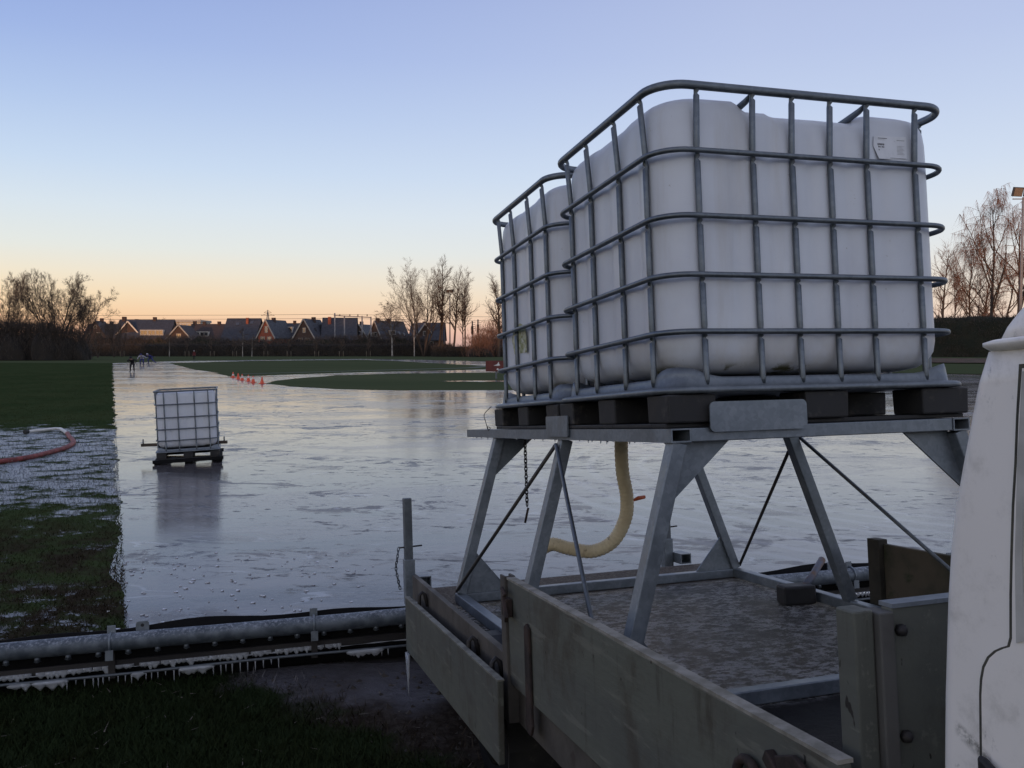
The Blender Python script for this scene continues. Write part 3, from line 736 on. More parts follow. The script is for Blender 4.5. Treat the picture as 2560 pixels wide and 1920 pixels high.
wheel(-.18, -2.65, -1.70, .33, .2); wheel(1.38, -2.65, -1.70, .33, .2)
mg = MB(); mg.loft([[(u, 1.22 + .37 * math.cos(a) * s_, -1.385 + .37 * math.sin(a) * s_) for u, s_ in ((-.32, 1), (-.10, 1), (-.10, .97), (-.32, .97))] for a in np.linspace(-.3, PI + .3, 16)], True, True, smooth=False); mg.build('mudguard', BLACKP, lo)
# stakes behind the bed, with chain and pin
def chain(pts, r, parent, name='chain', mat=None):
    b = MB()
    for i in range(len(pts) - 1):
        a = Vector(pts[i]); c = Vector(pts[i + 1]); m_ = (a + c) / 2; d = (c - a); L = d.length * .5 + r * 1.6; d.normalize()
        s1 = d.cross(Vector((1, .3, .1))).normalized(); s2 = d.cross(s1)
        sv = s1 if i % 2 else s2
        b.tube([m_ + d * (math.cos(t) * L) + sv * (math.sin(t) * r * 2.4) for t in np.linspace(0, 2 * PI, 12, endpoint=False)], r, 5, closed=True)
    return b.build(name, mat or GALVD, parent)
for u0, zt in ((-.385, -.535), (1.335, -.60)):
    sk = MB(); sk.box(u0 + .002, u0 + .050, 2.70, 2.755, -1.28, zt); so = sk.build('stake', GALVD, lo, .005)
    MB().box(u0 - .004, u0 + .059, 2.696, 2.759, -1.17, -.90).build('sleeve', GALV, so, .004)
    MB().tube([(u0 - .03, 2.728, -.83), (u0 + .11, 2.728, -.825)], .005, 6).build('pin', DARKST, so)
    chain([(u0 - .03 - .02 * math.sin(i * .25), 2.728 + .01 * math.cos(i), -.83 - i * .019) for i in range(14)], .0028, so)
    bx = hollow(u0 + .061, u0 + .135, 2.60, 2.75, -1.055, -.99, .006); bx.build('socket', GALV, so)
# cab: rounded rear corner, gutter, roof, door with rounded lower panel
cb = empty('cab', parent=lo)
def cab_section(w0, zt):
    pass
CU0, CU1 = -.32, 1.52
REARP = [(-1.5, -1.40), (-.63, -1.418), (-.52, -1.427), (-.38, -1.442), (-.30, -1.454), (-.243, -1.466), (-.175, -1.486), (-.109, -1.506), (-.064, -1.520), (-.02, -1.540), (.3, -1.60)]
def rear_w(z):
    for (z0, w0), (z1, w1) in zip(REARP[:-1], REARP[1:]):
        if z <= z1: return w0 + (w1 - w0) * (z - z0) / (z1 - z0)
    return REARP[-1][1]
zs = [-1.45, -1.2, -.95, -.75, -.63, -.52, -.38, -.30, -.243, -.175, -.109, -.064, -.02]
rings = []
for z in zs:
    r_ = .035; wr = rear_w(z) + .006; tum = 0; x0, x1 = CU0, CU1; wf = -3.55 + .55 * sst(-.55, 0, z)
    rings.append([(x, y, z) for x, y in rrect(x0, x1, wf, wr, r_, 6)])
b = MB(); b.loft(rings, True, True); cabb = b.build('cab_body', VAN, lo); COL.objects.unlink(cb); bpy.data.objects.remove(cb)
# gutter and roof
def ringz(off, z, r=.045): return [(x, y, z) for x, y in rrect(CU0 + .004 - off, CU1 - .004 + off, -3.02 - off, -1.550 + off, r, 6)]
b = MB(); b.loft([ringz(.002, -.022), ringz(.012, -.019), ringz(.018, -.013), ringz(.018, -.008), ringz(.010, -.005), ringz(-.01, -.006)], True, True); b.build('gutter', VAN, cabb)
def ringr(off, z, r=.03): return [(x, y, z) for x, y in rrect(CU0 + .006 + off * .45, CU1 - .006 - off * .45, -3.02 + off, -1.550 - off, r, 6)]
b = MB(); b.loft([ringr(.002, -.004), ringr(.010, .012), ringr(.022, .028), ringr(.036, .044), ringr(.052, .060), ringr(.08, .082, .05), ringr(.13, .108, .08), ringr(.22, .128, .12), ringr(.40, .14, .15)], True, True); b.build('roof', VAN, cabb)
# door: dark shut-line strip with the panel set inside it
ow = lambda z: rear_w(z)
door_out = [(-3.0, -1.25), (-1.60, -1.25), (-1.565, -1.15), (-1.545, -.80)]
lower = [(-1.505, -.64), (-1.510, -.588), (-1.515, -.50), (-1.518, -.478), (-1.523, -.460), (-1.532, -.445), (-1.544, -.434), (-1.556, -.427), (-1.567, -.422)]
upper = [(-1.572, -.408), (-1.576, -.35), (-1.581, -.296), (-1.588, -.23), (-1.596, -.172), (-1.603, -.11), (-1.612, -.05), (-2.9, -.05), (-3.2, -.42)]
outline = [(-3.2, -1.25), (-1.57, -1.25), (-1.53, -1.0), (-1.508, -.80)] + lower + upper
def tumb(z): return CU0
def panel(outl, off, inset, name, mat, parent, th=.004):
    cx_ = sum(p[0] for p in outl) / len(outl); cz_ = sum(p[1] for p in outl) / len(outl)
    b = MB(); n_ = len(outl); A = []
    # fan of quads kept close to the cab side
    front = [(tumb(z) - off - th, y, z) for y, z in outl]; back = [(tumb(z) - off, y, z) for y, z in outl]
    b.add(front + back, [tuple(range(n_))] + [(i, (i + 1) % n_, n_ + (i + 1) % n_, n_ + i) for i in range(n_)])
    return b.build(name, mat, parent, .003)
SEAL = pmat('shut_line_rubber', (.045, .042, .032), (.08, .074, .055), 20, .8)
gap = [(y + (.0065 if y > -3 else -.006), z + (.006 if z > -.1 else 0)) for y, z in outline]
panel(gap, -.002, 0, 'door_seal', SEAL, cabb, .0035)
dr = panel(outline, -.001, 0, 'door', VAN, cabb, .0048)
rc = [(-1.578, -.410), (-1.584, -.296), (-1.596, -.172), (-1.612, -.052), (-1.622, -.052), (-1.606, -.172), (-1.594, -.296), (-1.590, -.405)]
panel(rc, .0049, 0, 'groove_shade', pmat('groove_shade_grey', (.50, .49, .46), (.40, .39, .36), 12, .6), dr, .001)  # grey strip paints in the shading of a shallow pillar groove
# side window in the door and pillar recess strip
win = [(-1.76, -.33), (-1.765, -.09), (-2.75, -.09), (-3.02, -.33)]
panel(win, .0040, 0, 'window', pmat('dark_glass', (.012, .014, .016), None, 4, .08), dr, .002)
b = MB(); b.prism([(tumb(-.3) - .0098, y, z) for y, z in [(-1.5135, -.577), (-1.525, -.579), (-1.540, -.588), (-1.555, -.606), (-1.566, -.64), (-1.57, -.70), (-1.5145, -.70)]], (-.012, 0, 0)); b.build('door_handle', BLACKP, dr, .006)
b = MB(); b.prism([(CU0 + .03, -3.53, -1.0), (CU0 + .03, -3.53, -.8), (CU0 + .2, -3.56, -.8), (CU0 + .2, -3.56, -1.0)], (0, -.02, 0)); b.build('headlight', LABELW, cabb)
b = MB(); b.prism([(CU1 - .2, -3.53, -1.0), (CU1 - .2, -3.53, -.8), (CU1 - .03, -3.53, -.8), (CU1 - .03, -3.53, -1.0)], (0, -.05, 0)); b.build('headlight', LABELW, cabb)
MB().box(CU0, CU1, -3.66, -3.55, -1.5, -1.3).build('bumper', BLACKP, cabb, .02)
b = MB(); b.prism([(CU0 + .12, -3.28, -.42), (CU1 - .12, -3.28, -.42), (CU1 - .16, -3.02, -.06), (CU0 + .16, -3.02, -.06)], (0, -.10, -.02)); b.build('windscreen', bpy.data.materials['dark_glass'], cabb)

# ------------------------------------------------------------------ spray boom behind the bed
bo = empty('spray_boom', M=UM @ Matrix.Translation((0, 2.76, -1.245)) @ Matrix.Rotation(-.035, 4, 'Z')); tag(bo, 'long galvanised spray pipe with nozzles, black rubber mat and icicles behind the lorry', 'spray boom')
U0, U1 = -3.7, 4.6
pts = [(x, 0, .003 * math.sin(x * 2)) for x in np.linspace(U0, U1, 60)]
MB().tube(pts, .049, 20, flat=1).build('spray_pipe', FROST, bo)
noz = None
nx_ = [U0 + .1 + i * .152 for i in range(int((U1 - U0) / .152))]
nb_ = MB(); nb_.tube([(0, -.012, -.040), (0, -.016, -.062)], .015, 8); nb_.tube([(0, -.016, -.062), (0, -.016, -.070)], [.019, .004], 8); NOZ = nb_.mesh('nozzle', GALVD)
for x in nx_:
    o = inst(NOZ, 'nozzle', bo); o.location = (x, 0, 0)
b = MB(); q = []
N_ = 80; top_ = []; 
for i in range(N_ + 1):
    x = U0 + (U1 - U0) * i / N_; top_.append((x, .07, .062 + .012 * math.sin(x * 3.1) + .010 * math.sin(x * 7.7 + 1)))
rows = [[(x, .07, z) for x, _, z in top_], [(x, .078, 0) for x, _, z in top_], [(x, .085, -.14) for x, _, z in top_], [(x, .13 + .03 * math.sin(x * 5), -.27) for x, _, z in top_], [(x, .5, -.315) for x, _, z in top_]]
vs = [p for r in rows for p in r] + [(x, y + .008, z) for r in rows for x, y, z in r]; n_ = N_ + 1; off = len(rows) * n_
fs = []
for r in range(len(rows) - 1):
    for i in range(N_):
        f = (r * n_ + i, r * n_ + i + 1, (r + 1) * n_ + i + 1, (r + 1) * n_ + i); fs += [f, tuple(k + off for k in f)[::-1]]
fs += [(i, i + off, i + 1 + off, i + 1) for i in range(N_)]
b.add(vs, fs, 0, True); b.build('rubber_mat', RUBBER, bo)
WOODB = pmat('dark_wet_batten', (.022, .019, .018), (.014, .012, .012), 8, .55, .8, stretch=(.2, 1, 1))
MB().box(U0, U1, .035, .062, -.150, -.108).build('batten', WOODB, bo, .004)
rods = MB(); rods.tube([(x, .012, -.178 + .003 * math.sin(x * 4)) for x in np.linspace(U0, U1, 50)], .0085, 8); rods.build('ice_rod', GALVD, bo)
for x in (-3.2, -2.02, -.92, 1.9, 2.75, 3.6):     # clamps, tabs and hanger brackets
    c_ = MB(); c_.tube([(x, .053 * math.cos(a), .053 * math.sin(a)) for a in np.linspace(0, 2 * PI, 20, endpoint=False)], .006, 6, closed=True)
    c_.box(x - .022, x + .022, .02, .028, .044, .088); c_.box(x - .020, x + .020, -.058, -.050, -.085, -.030); co_ = c_.build('pipe_clamp', GALV, bo)
    MB().bar((x, .02, -.05), (x, .02, -.20), .035, .012, (0, 1, 0)).build('hanger', WOODB, bo)
for x in (-1.86, -.2, 2.62):
    t_ = MB(); t_.prism([(x + a, .030, c) for a, c in [(-.035, .035), (.035, .035), (.035, .085), (.028, .098), (-.028, .098), (-.035, .085)]], (0, .007, 0)); to = t_.build('mounting_tab', GALV, bo, .002)
    MB().tube([(x, .0295, .075), (x, .0385, .075)], .010, 8).build('bolt_hole', DARKST, to)
# icicles
fr = MB()
x = U0
while x < U1:
    wd = random.uniform(.012, .03); L = random.choice((.008, .014, .022, .03)) * random.uniform(.7, 1.3)
    if math.sin(x * 2.3) + math.sin(x * 5.1 + 1) > -.75 - .5 * (x > -1.6) and random.random() < .85:
        fr.loft([[(x + wd * k * math.cos(a), .030 + .010 * k * math.sin(a), z) for a in np.linspace(0, 2 * PI, 7, endpoint=False)] for k, z in ((1, -.132), (1.05, -.146), (.55, -.150 - L * .4), (.2, -.150 - L))], True, True)
    x += wd * 1.25
fr.tube([(q_, .030, -.1515 + .0015 * math.sin(q_ * 9)) for q_ in np.linspace(U0, U1, 160)], [max(.0006, .0026 + .0022 * math.sin(i * 1.7) + .002 * math.sin(i * .31)) for i in range(160)], 6); fo_ = fr.build('ice_fringe', ICICLE, bo); fo_['kind'] = 'stuff'
IC = []
for L in (.03, .045, .06, .08):
    b = MB(); b.loft([[(r * math.cos(a), r * math.sin(a), z) for a in np.linspace(0, 2 * PI, 6, endpoint=False)] for r, z in ((.0052, .004), (.0040, -L * .2), (.0024, -L * .7), (.0005, -L))], True, True); IC.append(b.mesh('icicle', ICICLE))
x = -3.1
while x < -.30:
    if math.sin(x * 3.1 + .6) + .6 * math.sin(x * 8.3) > -.35 + .3 * (x < -1.8):
        o = inst(random.choice(IC[:3] if random.random() < .85 else IC), 'icicle', bo); o.location = (x, .010, -.184)
    x += random.uniform(.024, .046)
for xc, wd_ in ((-.62, .09), (-1.72, .22), (-2.35, .16), (-2.75, .12)):
    b = MB()
    for i in range(7):
        xx_ = xc + random.uniform(-wd_, wd_); L = random.uniform(.006, .03); rw = random.uniform(.025, .06)
        b.loft([[(xx_ + r * rw * math.cos(a), .012 + r * .016 * math.sin(a), z) for a in np.linspace(0, 2 * PI, 9, endpoint=False)] for r, z in ((.8, -.178), (1.0, -.188), (.85, -.196), (.4, -.200 - L * .4), (.08, -.202 - L))], True, True)
    cl_o = b.build('ice_clump', ICICLE, bo); cl_o['kind'] = 'stuff'

# ------------------------------------------------------------------ hose, chain, wire, mallet in the bed
HP = [(.66, 1.80, -.12), (.68, 1.88, -.24), (.69, 1.9, -.39), (.71, 1.9, -.53), (.70, 1.91, -.65), (.63, 1.93, -.77), (.52, 1.96, -.82), (.40, 2.0, -.80), (.31, 2.03, -.775), (.245, 2.07, -.81), (.235, 2.12, -.88), (.235, 2.16, -.95), (.235, 2.18, -1.05)]
def spline(P, n):
    P = [Vector(p) for p in P]; out = []
    for i in range(len(P) - 1):
        p0, p1, p2, p3 = P[max(i - 1, 0)], P[i], P[i + 1], P[min(i + 2, len(P) - 1)]
        for j in range(n):
            t = j / n; out.append(.5 * ((2 * p1) + (p2 - p0) * t + (2 * p0 - 5 * p1 + 4 * p2 - p3) * t * t + (3 * p1 - p0 - 3 * p2 + p3) * t ** 3))
    out.append(P[-1]); return out
ho = empty('corrugated_hose', M=asm()); tag(ho, 'cream yellow corrugated suction hose curling down under the tanks', 'hose')
sp_ = spline(HP[:10], 18); m_ = len(sp_)
MB().tube(sp_, [.0380 if i % 3 else .0350 for i in range(m_)], 16).build('ribbed_tube', HOSEY, ho)
MB().tube(spline(HP[9:], 6), .026, 12).build('end_pipe', HOSEY, ho)
MB().tube([(.235, 2.135, -.905), (.235, 2.15, -.935)], .029, 12).build('hose_clip', GALV, ho)
hc = empty('hanging_chain', M=asm()); tag(hc, 'dark steel chain with a pin hanging below the rear end of the stand', 'chain')
ch_ = chain([(.165, 2.0, -.175 - i * .021) for i in range(19)], .0032, hc, 'chain_links', DARKST)
MB().tube([(.172, 2.0, -.565), (.168, 2.0, -.575), (.150, 2.0, -.645)], .0065, 8).build('pin', RUST, hc)
wr = MB(); wr.tube(spline([(-.012, 2.02, -.01), (-.05, 2.03, -.05), (-.045, 2.03, -.09), (-.03, 2.03, -.135), (-.02, 2.03, -.125), (-.035, 2.04, -.12), (-.03, 2.03, -.140)], 6), .0022, 5)
wo = wr.build('tie_wire', DARKST); wo.matrix_world = asm(); tag(wo, 'thin loop of wire tied to the rear left corner of the far tank', 'wire')
ml = empty('mallet', M=asm(1.33, 1.28, -1.052, rad(-8))); tag(ml, 'dark block headed mallet lying in the lorry bed by the right base tube', 'mallet')
b = MB(); b.box(-.085, .085, -.05, .05, .0, .095); b.build('head', BLACKP, ml, .012)
b = MB(); b.tube([(.03, .0, .07), (.12, .06, .115), (.235, .16, .18)], [.016, .018, .019], 10); b.build('handle', pmat('blue_worn_handle', (.10, .12, .17), (.16, .10, .07), 14, .6), ml)
cr = MB()
for i in range(1): cr.tube([(.0, 0, 0), (.03, .01, .008), (.075, .018, .012)], [.008, .012, .010], 8)
oh = cr.build('orange_handle', pmat('orange_plastic', (.60, .12, .03), (.45, .09, .03), 9, .5)); oh.matrix_world = asm(.80, 2.0, -.560, rad(0))
tag(oh, 'orange tap handle showing behind the near leg of the tank stand', 'handle')

# sprayer bar behind the far tank
sb_ = empty('spray_bar', loc=(0, 0, 0)); tag(sb_, 'dark bar with end fittings fixed behind the lone tank on the ice', 'spray bar')
c0 = Vector((-5.66, 14.95, .27))
b = MB(); b.bar(c0 + Vector((-.74, 0, -.028)), c0 + Vector((.74, 0, .028)), .05, .05); b.build('bar', pmat('rusty_brown_steel', (.09, .065, .045), (.05, .04, .03), 9, .7), sb_)
for s_ in (-.71, .69):
    b = MB(); b.tube([c0 + Vector((s_, 0, .02 + s_ * .035)), c0 + Vector((s_, 0, .10 + s_ * .035))], .012, 6); b.build('end_fitting', GALVD, sb_)
sk3 = empty('skid', loc=(0, 0, 0)); tag(sk3, 'dark wooden skid under the lone tank on the ice', 'skid')
Ms = Matrix.Translation((gx0, gy0, 0)) @ Matrix.Rotation(rad(-2.1), 4, 'Y') @ Matrix.Rotation(rad(18), 4, 'Z')
b = MB()
b.box(-.53, -.43, -.1, 1.2, .0, .078, 0, Ms); b.box(.43, .53, -.1, 1.2, .0, .078, 0, Ms); b.box(-.06, .06, -.1, 1.2, .01, .078, 0, Ms); b.build('runner', RUBBER, sk3)
b = MB(); b.box(-.55, .55, -.135, -.101, .036, .092, 0, Ms); b.box(-.55, .55, 1.201, 1.235, .036, .092, 0, Ms); b.build('cross_board', RUBBER, sk3)

# ------------------------------------------------------------------ red hose on the frosty grass
rh = empty('red_hose', loc=(0, 0, 0)); tag(rh, 'red hose with a white pipe end lying on the frosty grass at the left', 'hose')
k_ = .974
MB().tube(spline([(-10.2 * k_, 12.6 * k_, .05), (-8.64 * k_, 14.66 * k_, .05), (-8.54 * k_, 16.2 * k_, .05), (-8.76 * k_, 17.2 * k_, .05), (-9.02 * k_, 17.8 * k_, .06), (-9.5 * k_, 18.6 * k_, .06), (-9.96 * k_, 19.4 * k_, .06)], 8), .045, 10).build('hose_tube', REDH, rh)
MB().tube([(-9.96 * k_, 19.4 * k_, .06), (-10.65 * k_, 20.45 * k_, .06), (-10.8 * k_, 20.5 * k_, .06), (-11.07 * k_, 19.81 * k_, .06)], .036, 10).build('pipe_end', WHITEP, rh)
MB().tube([(-11.07 * k_, 19.81 * k_, .06), (-11.10 * k_, 19.72 * k_, .055)], .05, 10).build('nozzle_end', BLACKP, rh)

# ------------------------------------------------------------------ traffic cones
ORG = pmat('orange_cone_plastic', (.75, .105, .04), (.62, .085, .035), 9, .5); BAND = pmat('pale_cone_band', (.72, .62, .58), (.62, .50, .46), 9, .5)
def cone(x, y, band, label, h=.36):
    t = empty('traffic_cone', (x, y, 0)); tag(t, label, 'cone', 'orange cones marking the bend')
    b = MB(); b.loft([[(k * a_, k * c_, z) for a_, c_ in rrect(-.16, .16, -.16, .16, .03, 3)] for k, z in ((1, .0), (1, .022), (.94, .03))], True, True, smooth=False); b.build('foot', ORG, t)
    rr = lambda z: .105 - (.105 - .022) * (z - .03) / (h - .03)
    R_ = lambda z, e=0: [((rr(z) + e) * math.cos(a), (rr(z) + e) * math.sin(a), z) for a in np.linspace(0, 2 * PI, 18, endpoint=False)]
    b = MB(); b.loft([R_(.03), R_(.1), R_(.2), R_(h)], False, True); b.build('cone_body', ORG, t)
    if band: 
        b = MB(); b.loft([R_(band[0], .003), R_(band[1], .003)], False, False); b.build('pale_band', BAND, t)
cl_ = ['orange cone with a pale middle band, farthest left of the row', 'plain orange cone, second from the left end of the row', 'cone with a broad pale upper band, third along the row',
       'cone with a pale band near its tip, fourth along the row', 'cone with a pale band, nearest to the gap in the row', 'plain orange cone standing alone at the tip of the grass island']
for (x, y), bd_, l_ in zip([(-18.05, 56.2), (-16.9, 53.6), (-16.0, 51.5), (-15.27, 50.3), (-14.41, 48.35), (-13.50, 46.9)], [(.14, .24), None, (.15, .29), (.19, .30), (.20, .29), None], cl_): cone(x, y, bd_, l_, .37)

# ------------------------------------------------------------------ sign
sg = empty('sign_board', (-.72, 53.5, .02)); tag(sg, 'dark red sign board with a white bird-like emblem on a short post', 'sign')
MB().box(-.90, .75, -.03, 0, .46, 1.12).build('board', pmat('dark_red_board', (.13, .022, .018), (.10, .018, .016), 2, .5), sg, .01)
MB().box(-.31, -.20, .001, .10, -.02, 1.0).build('post', GALVD, sg)
MB().box(.50, .60, .001, .08, -.02, 1.0).build('post', GALVD, sg)
em = MB(); em.prism([(-.42, -.0305, .82), (-.15, -.0305, .80), (.0, -.0305, .84), (-.06, -.0305, .90), (-.10, -.0305, 1.06), (-.18, -.0305, .93), (-.25, -.0305, .88)], (0, -.006, 0)); em.prism([(-.22, -.0305, .55), (-.10, -.0305, .55), (-.10, -.0305, .62), (-.16, -.0305, .66), (-.22, -.0305, .62)], (0, -.006, 0)); em.build('emblem', WHITEP, sg)

# ------------------------------------------------------------------ people (skaters far out on the ice)
SKIN = pmat('skin', (.42, .26, .20), None, 9, .6)
def cloth(name, c): return pmat(name, c, tuple(x * .75 for x in c), 12, .8)
def skin_body(name, joints, edges, mats, pick, parent):
    me = bpy.data.meshes.new(name); names = list(joints); idx = {k_: i for i, k_ in enumerate(names)}
    me.from_pydata([joints[k_][0] for k_ in names], [(idx[a], idx[c]) for a, c in edges], [])
    o = bpy.data.objects.new(name, me); COL.objects.link(o)
    sk = o.modifiers.new('skin', 'SKIN'); o.modifiers.new('sub', 'SUBSURF').levels = 2
    for i, k_ in enumerate(names):
        r = joints[k_][1]; me.skin_vertices[0].data[i].radius = (r if isinstance(r, tuple) else (r, r))
        me.skin_vertices[0].data[i].use_root = (k_ == 'pelvis')
    dg = bpy.context.evaluated_depsgraph_get(); dg.update()
    nm = bpy.data.meshes.new_from_object(o.evaluated_get(dg)); bpy.data.objects.remove(o); bpy.data.meshes.remove(me)
    nm.name = name
    nm.materials.clear()
    for m in mats: nm.materials.append(m)
    for p in nm.polygons:
        p.use_smooth = True; p.material_index = pick(p.center)
    ob = bpy.data.objects.new(name, nm); COL.objects.link(ob); ob.parent = parent; return ob
EDG = [('pelvis', 'belly'), ('belly', 'chest'), ('chest', 'neck'), ('neck', 'head'), ('head', 'crown'), ('head', 'nose'), ('pelvis', 'hipL'), ('hipL', 'kneeL'), ('kneeL', 'ankL'), ('ankL', 'toeL'), ('pelvis', 'hipR'), ('hipR', 'kneeR'), ('kneeR', 'ankR'), ('ankR', 'toeR'),
       ('chest', 'shL'), ('shL', 'elL'), ('elL', 'wrL'), ('wrL', 'haL'), ('chest', 'shR'), ('shR', 'elR'), ('elR', 'wrR'), ('wrR', 'haR')]
def person(loc, rz, pose, suit, legs, hatc, label, scale=1.0):
    t = empty('person', loc, rz); t.scale = (scale,) * 3; tag(t, label, 'person', 'skaters and walkers at the far end of the ice')
    RR = dict(pelvis=(.13, .11), belly=(.13, .10), chest=(.16, .12), neck=.055, head=.10, crown=.085, nose=.03, hipL=.095, kneeL=.065, ankL=.045, toeL=.04, hipR=.095, kneeR=.065, ankR=.045, toeR=.04, shL=.065, elL=.045, wrL=.033, haL=.038, shR=.065, elR=.045, wrR=.033, haR=.038)
    J = {k_: (pose[k_], RR[k_]) for k_ in pose}
    hz = Vector(pose['head']); hL = Vector(pose['haL']); hR = Vector(pose['haR']); pz = Vector(pose['pelvis']); 
    def pick(c):
        if (c - hz).length < .135 and (c - Vector(pose['crown'])).length > .12: return 2
        if (c - hL).length < .07 or (c - hR).length < .07: return 2
        if c.z < .10: return 3
        kneez = max(pose['kneeL'][2], pose['kneeR'][2])
        if c.z < pz.z - .02 and c.z < kneez + .35: return 1
        return 0
    skin_body('body', J, EDG, [suit, legs, SKIN, BLACKP], pick, t)
    cpos = Vector(pose['crown']); b = MB(); d = (cpos - hz).normalized()
    rings_ = []
    s1 = d.cross(Vector((1, 0, 0))).normalized(); s2 = d.cross(s1)
    for k_, r in ((-.02, .115), (.03, .112), (.075, .09), (.105, .05)): rings_.append([hz + d * (.04 + k_) + (s1 * math.cos(a) + s2 * math.sin(a)) * r for a in np.linspace(0, 2 * PI, 12, endpoint=False)])
    b.loft(rings_, True, True); b.build('hat', hatc, t)
    for ank, toe in (('ankL', 'toeL'), ('ankR', 'toeR')):
        a = Vector(pose[ank]); c = Vector(pose[toe]); b = MB(); dd = (c - a); dd.z = 0; dd.normalize()
        b.bar(Vector((a.x, a.y, .012)) - dd * .10, Vector((a.x, a.y, .012)) + dd * .30, .006, .024); b.build('skate_blade', GALVD, t)
def skate_pose(lean=.75, spread=.13, back=None, arms='back'):
    hz = .66
    P = dict(pelvis=(0, .12, hz + .02), belly=(0, 0, hz + .14), chest=(0, -.20, hz + .27), neck=(0, -.33, hz + .31), head=(0, -.42, hz + .36), crown=(0, -.43, hz + .44), nose=(0, -.53, hz + .34),
             hipL=(-.10, .13, hz), kneeL=(-spread, -.16, .44), ankL=(-spread - .02, .02, .10), toeL=(-spread - .03, -.17, .055), hipR=(.10, .13, hz), kneeR=(spread, -.16, .44), ankR=(spread + .02, .02, .10), toeR=(spread + .03, -.17, .055),
             shL=(-.20, -.20, hz + .26), shR=(.20, -.20, hz + .26))
    if arms == 'back': P.update(elL=(-.27, .06, hz + .20), wrL=(-.10, .26, hz + .16), haL=(-.02, .30, hz + .15), elR=(.27, .06, hz + .20), wrR=(.10, .26, hz + .16), haR=(.02, .30, hz + .14))
    else: P.update(elL=(-.36, -.14, hz + .06), wrL=(-.30, -.34, hz - .02), haL=(-.28, -.42, hz - .03), elR=(.32, .04, hz + .12), wrR=(.40, .24, hz + .10), haR=(.42, .32, hz + .10))
    if back: P.update(back)
    return P
BLK = cloth('black_suit', (.010, .010, .016)); NAVY = cloth('blue_suit', (.025, .030, .16)); WHT = cloth('white_jacket', (.42, .42, .50)); REDJ = cloth('dark_red_jacket', (.12, .018, .02)); DKT = cloth('dark_trousers', (.012, .012, .018))
up = skate_pose(spread=.15)
up.update(kneeL=(-.12, -.06, .43), kneeR=(.12, -.06, .43), ankL=(-.14, .02, .10), ankR=(.14, .02, .10), toeL=(-.16, -.16, .055), toeR=(.16, -.16, .055), elL=(-.34, -.05, .86), elR=(.34, -.05, .86), wrL=(-.24, .10, .72), wrR=(.24, .10, .72), haL=(-.20, .12, .68), haR=(.20, .12, .68))
for k_ in up:                      # standing higher: stretch the pose upwards
    x, y, z = up[k_]; up[k_] = (x, y * .8, z * 1.06)
person((-29.9, 68.4, 0), rad(8), up, BLK, BLK, BLK, 'person skating in a black suit, bent forward, nearest of the skaters', 1.02)
person((-40.4, 94.9, 0), rad(10), skate_pose(arms='swing'), WHT, NAVY, NAVY, 'person skating low in a white jacket over blue, middle of the three skaters', 1.12)
person((-43.5, 104.4, 0), rad(-15), skate_pose(arms='swing', back=dict(kneeR=(.36, .05, .38), ankR=(.62, .16, .16), toeR=(.74, .02, .12))), NAVY, NAVY, WHT, 'person skating all in blue with one leg pushed out sideways', 1.10)
stand = dict(pelvis=(0, 0, .92), belly=(0, .01, 1.08), chest=(0, 0, 1.30), neck=(0, 0, 1.47), head=(0, -.03, 1.60), crown=(0, -.02, 1.70), nose=(0, -.14, 1.58), hipL=(-.10, 0, .88), kneeL=(-.12, -.03, .49), ankL=(-.13, .02, .10), toeL=(-.14, -.15, .05),
             hipR=(.10, 0, .88), kneeR=(.12, -.05, .49), ankR=(.13, .0, .10), toeR=(.15, -.17, .05), shL=(-.19, 0, 1.38), elL=(-.25, .03, 1.12), wrL=(-.25, -.08, .90), haL=(-.25, -.11, .82), shR=(.19, 0, 1.38), elR=(.25, .04, 1.12), wrR=(.24, -.05, .90), haR=(.24, -.09, .82))
person((-50.9, 139.2, -.03), rad(5), stand, REDJ, DKT, WHT, 'person standing in a dark red jacket on the grass beyond the ice', .90)

